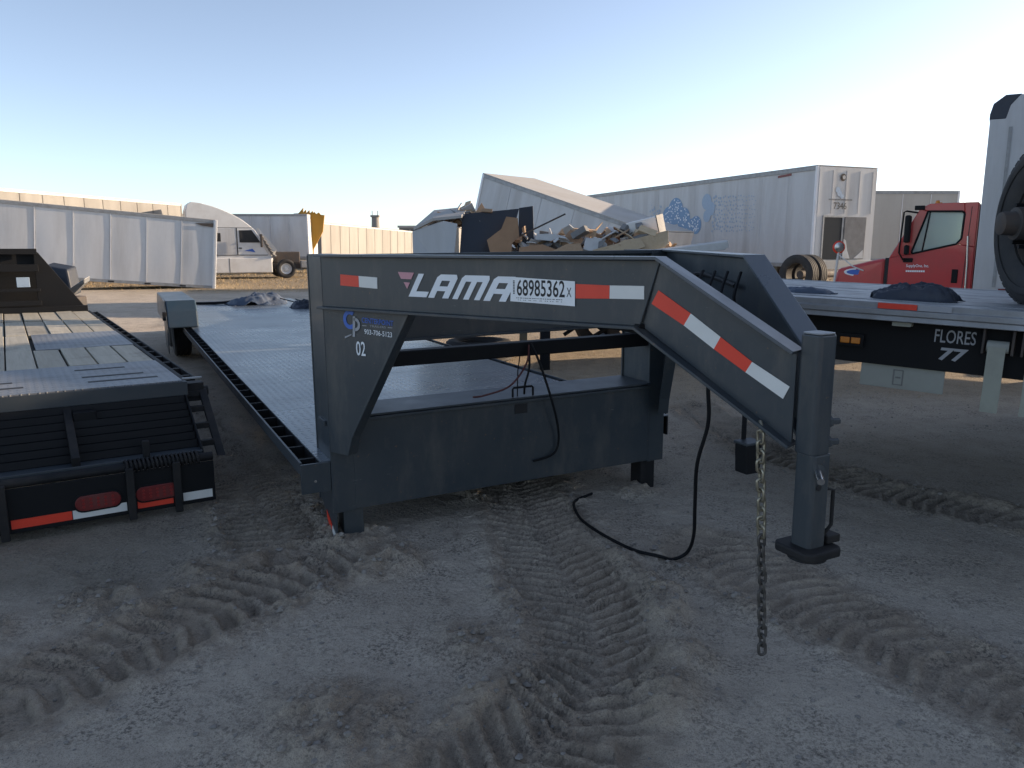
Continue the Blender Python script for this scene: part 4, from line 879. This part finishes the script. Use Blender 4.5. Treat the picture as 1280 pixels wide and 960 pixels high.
MB().prism([(-1.5, -.01, 2.7), (-.55, -.05, 1.5), (-.75, .3, 1.1), (-1.0, .1, 1.2), (-1.25, -.02, 1.9)], (.1, -.1, .05)).build('bent_pillar', M['white'], TR, .02)
for k in range(6): MB().prism([(-1.4 + .12 * k, -.1, 2.4 - .2 * k), (-1.15 + .12 * k, -.2, 2.2 - .2 * k), (-1.2 + .1 * k, -.05, 2.0 - .18 * k)], (.05, .1, .05)).build('dash_scrap', M['greyboard'], TR)
MB().prism([(-2.2, -.022, 1.5), (-1.75, -.022, 1.62), (-1.6, -.022, 1.42), (-1.9, -.022, 1.48)], (0, -.004, 0)).build('door_script', M['blue'], TR)
MB().box((-4.95, -.07, .32), (-.75, .1, 1.12)).build('side_fairing', M['white'], TR, .04)
MB().box((-4.95, -.012, 2.72), (-1.7, .0, 2.75)).build('roof_seam', M['greyboard'], TR); MB().box((-3.0, -.075, .35), (-2.97, -.068, 1.1)).build('fairing_seam', M['ink'], TR)
MB().box((-4.85, -.012, 1.35), (-2.62, -.003, 2.68)).build('sleeper_panel', M['white_skin'], TR, .004); MB().box((-3.75, -.018, 2.0), (-3.35, -.012, 2.45)).build('sleeper_window', M['ink'], TR, .002)
MB().box((-2.45, -.02, 1.62), (-2.3, -.005, 1.68)).build('door_handle', M['ink'], TR); MB().box((-1.35, -.4, 1.7), (-1.25, -.2, 2.4)).build('mirror', M['chassis'], TR, .02)
MB().box((-1.9, .2, .5), (1.9, 2.1, .8)).build('frame_rails', M['chassis'], TR); MB().box((-.4, .6, .8), (.9, 1.7, 1.45)).build('engine_block', M['chassis'], TR, .05)
MB().box((.8, -.1, .55), (1.9, .3, .95)).build('bumper_frame', M['alu'], TR, .04)
for x, y in ((-.0, .1), (0, 2.15)):
    wh = tyre_part(TR, (x, y, .52), (0, -1, 0), .53, .3, .3, 'wheel', 26); rim_part(wh, (x, y, .52), (0, -1 if y < 1 else 1, 0), .3, mat=M['white'])
MB().box((-2.3, -.03, .3), (-1.4, .1, .58)).build('fuel_step', M['chassis'], TR, .03)

# ------------------------------------------------------------ red box truck beyond the flatbed
RT = thing('red_box_truck', 'red truck cab with white cargo box standing behind the flatbed', 'truck', (7.92, 14.4, 0), (0, 0, math.atan2(.529, -.849)))
RT.scale = (.78,) * 3; RT.location = (6.18, 11.23, .374)
cw = 2.15
def side(name, pts, mat, y0, th, par=RT, bev=.01): return MB().prism([(x, y0, z) for x, z in pts], (0, th, 0)).build(name, mat, par, bev)
WIN = [(.275, 2.355), (-.277, 2.342), (-.315, 2.3), (-.3, 1.86), (-.228, 1.758), (.476, 1.581), (.49, 1.62)]
for y0 in (0, -cw):
    side('door_lower', [(-.52, .75), (-.52, 1.7), (-.228, 1.755), (.476, 1.578), (.86, 1.5), (.9, .75)], M['red'], y0 - .04, .04)
    side('rear_pillar', [(-.52, 1.704), (-.52, 2.5), (-.3, 2.5), (-.32, 2.3), (-.303, 1.86), (-.231, 1.758)], M['red'], y0 - .04, .04)
    side('roof_side', [(-.297, 2.5), (.25, 2.49), (.41, 2.4), (.28, 2.358), (-.277, 2.345), (-.315, 2.305)], M['red'], y0 - .04, .04)
    side('front_pillar', [(.413, 2.398), (.863, 1.503), (.48, 1.58), (.492, 1.62), (.285, 2.355)], M['red'], y0 - .04, .04)
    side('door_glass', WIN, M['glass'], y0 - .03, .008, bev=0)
    side('quarter_bar', [(.225, 2.35), (.25, 2.35), (.33, 1.6), (.305, 1.605)], M['black'], y0 - .02, .022, bev=.004)
sl_ = MB()
for a, b in zip(WIN, WIN[1:] + WIN[:1]): sl_.tube([(a[0], .002, a[1]), (b[0], .002, b[1])], .018, 6)
sl_.build('window_seal', M['black'], RT)
MB().prism([(-.53, -.04, 2.5), (.25, -.04, 2.49), (.41, -.04, 2.4), (.38, -.04, 2.38), (.24, -.04, 2.455), (-.53, -.04, 2.46)], (0, -cw, 0)).build('cab_roof', M['red'], RT, .03)
MB().box((-.54, -cw - .03, .75), (-.5, -.03, 2.48)).build('cab_back', M['red'], RT)
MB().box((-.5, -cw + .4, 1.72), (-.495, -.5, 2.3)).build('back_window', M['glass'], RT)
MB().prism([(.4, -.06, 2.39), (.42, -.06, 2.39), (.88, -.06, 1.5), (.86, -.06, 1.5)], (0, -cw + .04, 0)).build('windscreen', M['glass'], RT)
MB().prism([(.92, -.02, .7), (.92, -.02, 1.5), (1.15, -.05, 1.45), (1.78, -.1, 1.28), (1.86, -.12, 1.0), (1.84, -.1, .7)], (0, -cw + .1, 0)).build('bonnet', M['red'], RT, .06)
MB().box((.86, -.12, .7), (.925, -.0, 1.5)).build('bonnet_gap', M['ink'], RT)
MB().prism([(.3, -.3, 1.55), (.86, -.3, 1.48), (.86, -.3, 1.2), (.2, -.3, 1.2)], (0, -cw + .6, 0)).build('dashboard', M['black'], RT)
MB().lathe([(.21, -.015), (.225, 0), (.21, .015), (.195, 0), (.21, -.015)], (.16, -.55, 1.72), (-.75, 0, .66), 24).build('steering_wheel', M['black'], RT, smooth=True)
MB().cyl((.16, -.55, 1.72), (.4, -.55, 1.5), .03).build('steering_column', M['black'], RT)
for y in (-.55, -1.6): MB().box((-.48, y - .25, 1.0), (-.32, y + .25, 2.0)).build('seat_back', M['tarp'], RT, .05)
side('door_handle', [(-.2, 1.05), (-.2, 1.3), (-.3, 1.3), (-.3, 1.05)], M['black'], .0, .02)
MB().tube([(-.44, .03, .95), (-.43, .03, 1.4), (-.4, .03, 1.9)], .018).build('grab_rail', M['chrome'], RT, smooth=True)
for pts in ([(.9, .75), (.9, 1.5)], [(-.38, .75), (-.4, 1.7), (-.42, 2.42)]): MB().tube([(x, .002, z) for x, z in pts], .006, 5).build('door_seam', M['ink'], RT)
MB().tube([(.44, 0, 2.33), (.62, .12, 2.36), (.66, .14, 2.34), (.69, .14, 1.6), (.62, .1, 1.47), (.46, .0, 1.47)], .016).build('mirror_arm', M['black'], RT, smooth=True)
MB().box((.52, .1, 1.78), (.62, .32, 2.28)).build('mirror_housing', M['black'], RT, .03); MB().box((.52, .1, 1.56), (.6, .3, 1.74)).build('mirror_housing', M['black'], RT, .03)
MB().box((.46, -.02, 1.42), (.62, .05, 1.5)).build('mirror_foot', M['black'], RT, .01); MB().box((.33, -.05, 2.38), (.5, .03, 2.46)).build('mirror_foot', M['black'], RT, .01)
for y in (-.3, -1.1, -1.8): MB().cyl((.15, y, 2.49), (.15, y, 2.56), .05, .03, 10).build('roof_marker', M['amber'], RT)
dfr = Fr((0, .001, 0), (-1, 0, 0), (0, 0, 1))
text('door_name', 'SupplyOne, Inc.', M['vinyl'], RT, dfr, -.56, 1.315, .38, .07, .003, bold=.01)
tl_ = MB()
for k in range(9): tl_.face([dfr.p(-.56 + k * .036, 1.24, .003), dfr.p(-.53 + k * .036, 1.24, .003), dfr.p(-.53 + k * .036, 1.272, .003), dfr.p(-.56 + k * .036, 1.272, .003)])
tl_.build('door_small_print', M['vinyl'], RT, fix=False)
em = Fr((0, -.045, 0), (-1, 0.06, 0), (0, 0, 1))
def ell(fr, a, b, rx, rz_, c): return [fr.p(a + rx * math.cos(2*math.pi*i/20), b + rz_ * math.sin(2*math.pi*i/20), c) for i in range(20)]
MB().face(ell(em, -1.42, 1.22, .24, .075, .06)).build('bonnet_emblem', M['vinyl'], RT, fix=False); MB().face(ell(em, -1.42, 1.22, .19, .05, .063)).build('bonnet_emblem', M['blue'], RT, fix=False); MB().face(ell(em, -1.36, 1.02, .06, .04, .062)).build('bonnet_badge', M['vinyl'], RT, fix=False)
MB().lathe([(.001, .03), (.1, .02), (.125, 0), (.1, -.03), (.001, -.06)], (1.78, -.05, 1.7), (-.5, .8, 0), 20).build('hood_mirror', M['tape_red'], RT, smooth=True)
MB().lathe([(.001, .034), (.06, .03), (.095, .022)], (1.78, -.05, 1.7), (-.5, .8, 0), 20).build('hood_mirror_glass', M['chrome'], RT, smooth=True)
MB().tube([(1.78, -.05, 1.6), (1.8, -.05, 1.3), (1.82, -.04, 1.0)], .022).build('mirror_stalk', M['white'], RT, smooth=True); MB().tube([(1.77, -.05, 1.55), (1.5, -.05, 1.33), (1.3, -.04, 1.25)], .012).build('mirror_stalk', M['white'], RT)
bxn = [(-.56, .86), (-.56, 3.95), (-.6, 4.12), (-.76, 4.25), (-4.95, 4.25), (-4.95, .86)]
MB().prism([(x, .26, z) for x, z in bxn], (0, -2.65, 0)).build('cargo_box', M['white_skin'], RT, .01)
MB().prism([(-.55, .265, 3.86), (-.55, .265, 3.96), (-.59, .265, 4.13), (-.76, .265, 4.262), (-1.0, .265, 4.262), (-.85, .265, 4.08), (-.8, .265, 3.86)], (0, -2.66, 0)).build('corner_fairing', M['tarp'], RT, .02)
MB().box((-.9, .263, 1.0), (-.85, .275, 3.73)).build('box_corner_trim', M['alu'], RT); MB().box((-4.95, .263, .9), (-.95, .28, .98)).build('box_rail', M['redlens'], RT)
for k in range(30): MB().cyl((-.875, .275, 1.1 + k * .087), (-.875, .28, 1.1 + k * .087), .012, seg=6).build('box_rivet', M['alu'], RT)
MB().box((-4.85, -1.7, .55), (1.7, -.5, .75)).build('chassis_rails', M['chassis'], RT)
for x in (1.1, -3.3):
    for y in (-.15, -2.0): tyre_part(RT, (x, y, .02), (0, 1, 0), .5, .28, .29, 'wheel', 24)
MB().box((.55, -2.1, .45), (1.9, -.1, .7)).build('front_bumper', M['chassis'], RT, .03)

# ------------------------------------------------------------ wrecked trailer body with debris
WR = thing('wrecked_trailer', 'wrecked trailer body, torn open, carrying a heap of splintered boards', 'trailer', (.6, 11.4, 0))
MB().box((-1.95, -.5, 1.1), (2.3, 2.2, 1.28)).build('floor_frame', M['chassis'], WR, .01)
MB().box((-1.95, -.52, 1.282), (2.3, 2.2, 1.33)).build('floor', M['ply'], WR)
MB().prism([(-1.98, -.5, 1.2), (-1.45, -.52, 1.2), (-1.36, -.5, 2.02), (-1.55, -.5, 2.06), (-1.75, -.45, 2.0), (-2.0, -.4, 1.92)], (0, .05, 0)).build('side_wall_piece', M['white_skin'], WR, .006)
MB().prism([(-1.98, -.42, 1.93), (-1.7, -.5, 2.06), (-1.3, -.45, 2.1), (-1.2, .1, 2.25), (-1.75, .2, 2.2)], (0, .0, .04)).build('torn_roof_edge', M['roof'], WR, .004)
MB().prism([(-1.36, -.46, 1.3), (-.75, -.35, 1.3), (-.5, -.2, 2.24), (-1.3, -.3, 2.16)], (0, .04, 0)).build('inner_liner', M['dkwall'], WR, .004)
MB().prism([(-.52, -.2, 1.6), (-.28, -.15, 1.7), (-.3, -.15, 2.28), (-.5, -.2, 2.25)], (0, .04, 0)).build('inner_liner', M['dkwall'], WR, .004)
MB().prism([(-1.05, -.5, 1.35), (-.62, -.5, 1.35), (-.6, -.48, 1.75), (-.5, -.46, 1.85), (-.52, -.45, 2.1), (-.68, -.45, 2.12), (-.75, -.46, 1.95), (-.95, -.48, 1.8), (-.9, -.5, 1.6), (-1.15, -.5, 1.55)], (0, .03, 0)).build('torn_plywood', M['cardboard'], WR)
for p0, p1 in (((-.14, -.75, 0), (-.14, -.75, 1.1)), ((-.4, 2.0, 0), (-.4, 2.0, 1.1)), ((2.0, -.3, 0), (2.0, -.3, 1.1)), ((1.9, 2.0, 0), (1.9, 2.0, 1.1))):
    MB().box((p0[0] - .07, p0[1] - .07, -.05), (p0[0] + .07, p0[1] + .07, p1[2])).build('landing_leg', M['black'] if p0[1] < 0 else M['greypost'], WR, .008)
for a, b in (((.3, 1.9, .2), (1.1, 1.9, .75)), ((.3, 1.9, .75), (1.1, 1.9, .2)), ((.75, 1.8, .15), (1.5, 1.8, .62))): MB().cyl(a, b, .035, seg=8).build('cross_brace', M['black'], WR)
for x in (.9, 1.4): tyre_part(WR, (x, 2.0, .42), (.3, -1, 0), .42, .22, .24, 'wheel', 20)
MB().box((-.14, -.75, 1.05), (.1, -.45, 1.12)).build('leg_bracket', M['black'], WR)
MB().prism([(.35, -.6, 1.62), (1.55, -.62, 1.93), (1.56, -.62, 1.76), (1.5, -.6, 1.68), (.6, -.6, 1.52)], (0, .05, 0)).build('long_board', M['board'], WR, .004)
MB().prism([(1.1, -.72, 1.62), (2.35, -.75, 1.78), (2.36, -.75, 1.7), (2.3, -.75, 1.66), (1.1, -.72, 1.55)], (0, .1, .02)).build('white_beam', M['foam'], WR, .01)
prof_ = [(-1.6, 2.1), (-1.2, 2.2), (-.7, 2.05), (-.4, 1.85), (0, 1.82), (.35, 1.9), (.7, 1.9), (1.0, 1.93), (1.3, 1.93), (1.7, 1.76), (2.2, 1.6)]
kinds = [('plywood_scrap', 'ply', 'splintered brown plywood piece lying in the debris heap', 'plywood', 'plywood pieces in the heap'), ('foam_piece', 'foam', 'dirty white foam piece lying in the debris heap', 'foam', 'foam pieces in the heap'),
         ('cardboard_sheet', 'cardboard', 'crushed brown cardboard sheet in the debris heap', 'cardboard', 'cardboard sheets in the heap'), ('insulation_scrap', 'greyboard', 'grey insulation scrap in the debris heap', 'insulation', 'insulation scraps in the heap'), ('pale_board', 'board', 'pale broken board in the debris heap', 'board', 'pale boards in the heap')]
for i in range(290):
    x = random.uniform(-1.7, 1.7); zt = np.interp(x, [p[0] for p in prof_], [p[1] for p in prof_]); kd = random.choice(kinds + kinds[:2] + kinds[3:4])
    z = max(1.42, zt - .03 - abs(random.gauss(0, .16))); y = -.55 + random.random() * 1.2 * (1.1 - (z - 1.4)) + (.0 if random.random() < .5 else .3)
    if x < -.4: y = max(y, -.1); z = zt - random.uniform(.0, .12) if x < -.9 else z
    a, b, t = (random.uniform(.08, .27), random.uniform(.04, .15)) + (random.choice((.012, .02, .05, .09)),) if i < 150 else (random.uniform(.04, .14), random.uniform(.02, .07), .012) #, random.choice((.012, .02, .05, .09))
    pts = [(-a, -b, 0), (a * random.uniform(.6, 1), -b * random.uniform(.6, 1), 0), (a, b * random.uniform(-.2, .6), 0), (a * random.uniform(.2, .9), b, 0), (-a * random.uniform(.3, 1), b * random.uniform(.5, 1), 0)]
    o = MB().prism(pts, (0, 0, t)).build(kd[0], M[kd[1]], None, .003)
    o.location = (.6 + x, 11.4 + y, z); o.rotation_euler = (random.gauss(0, .75), random.gauss(0, .45), random.uniform(0, 6.3)); tag(o, kd[2].replace('the debris heap', 'the ' + ('left end' if x < -.6 else 'middle' if x < .8 else 'right end') + ' of the debris heap'), kd[3], kd[4])
for x, y, z, ww, hh2, ry, rz2, mt, lab in ((-.25, -.62, 1.5, .55, .26, .1, .1, 'cardboard', 'brown board leaning in the heap right of the dark liner'), (.15, -.66, 1.55, .5, .2, -.25, -.2, 'ply', 'split plywood board slanting across the front of the heap'), (.55, -.6, 1.62, .36, .24, .3, .3, 'foam', 'white foam panel leaning near the middle of the heap'), (.95, -.68, 1.6, .62, .2, -.3, .05, 'board', 'long tan board slanting up to the right in the heap'), (1.2, -.5, 1.7, .3, .26, .2, -.3, 'cardboard', 'brown carton flap standing right of the heap middle'), (-.05, -.3, 1.78, .45, .12, .12, 0., 'foam', 'pale torn sheet lying on top of the heap middle')):
    o = MB().prism([(-ww/2, 0, 0), (ww/2, 0, .02), (ww/2 * .9, 0, hh2 * .8), (ww * .1, 0, hh2), (-ww/2 * .95, 0, hh2 * .7)], (0, .02, 0)).build('leaning_board', M[mt], None, .002); o.location = (.6 + x, 11.4 + y, z); o.rotation_euler = (R(-18), ry, rz2); tag(o, lab, 'board', 'leaning boards in the heap')
cb = thing('white_crate', 'white panel crate with dark side on the right end of the heap', 'crate', (1.98, 11.3, 1.75), (R(6), R(-12), R(-25)))
MB().box((-.22, -.2, 0), (.22, .2, .36)).build('crate_shell', M['white'], cb, .01); MB().box((.222, -.2, .0), (.232, .2, .37)).build('crate_side', M['dkwall'], cb); MB().box((-.36, -.15, -.02), (-.23, .15, .3)).build('crate_lid', M['dkwall'], cb, .01)
tag(MB().tube([(.1, 11.0, 1.85), (.75, 11.05, 2.16)], .012, 6).build('bent_rod', M['chassis']), 'thin bent rod sticking up out of the debris heap', 'rod')
LY = thing('discarded_truck_tyre', 'truck tyre lying flat on sunlit ground seen under the neck', 'tyre', (-.5, 11.55, .0))
tyre_part(LY, (0, 0, .17), (0, 0, 1), .5, .3, .29, 'tyre_casing', 36)
ax = thing('spare_axle', 'pair of black truck tyres on an axle beside the print trailer', 'axle', (7.35, 19.6, 0), (0, 0, R(0)))
for k in (-.18, .18): tyre_part(ax, (V((.75, .5, 0)) * k * 1.1).to_tuple()[:2] + (1.02,), (-.83, -.55, 0), .5, .28, .29, 'tyre', 32)
MB().cyl((-.1, -.06, 1.02), (1.3, .9, 1.02), .1).build('axle_tube', M['chassis'], ax); MB().box((-.4, -.4, 0), (.5, .5, .53)).build('timber_crib', M['ply'], ax, .02)
tag(MB().cyl((67, 120, 0), (67, 120, 15), .05, .03, 8).build('antenna_mast', M['alu']), 'very thin far antenna mast above the red cab', 'mast')

# ------------------------------------------------------------ unseen container added outside the frame; with the box truck it shades the yard
s0, n0 = 11.1, -4.5
box_trailer('added_shade_container', 'unseen white container added to shade the yard, out of frame to the right', (.94 * s0 - .342 * n0, .342 * s0 + .94 * n0, 0), (0, 0, math.atan2(.94, -.342)), 10.0, 2.6, 4.0, .02, 'white_skin', 'roof', wheels=False, legs=False)['category'] = 'container'
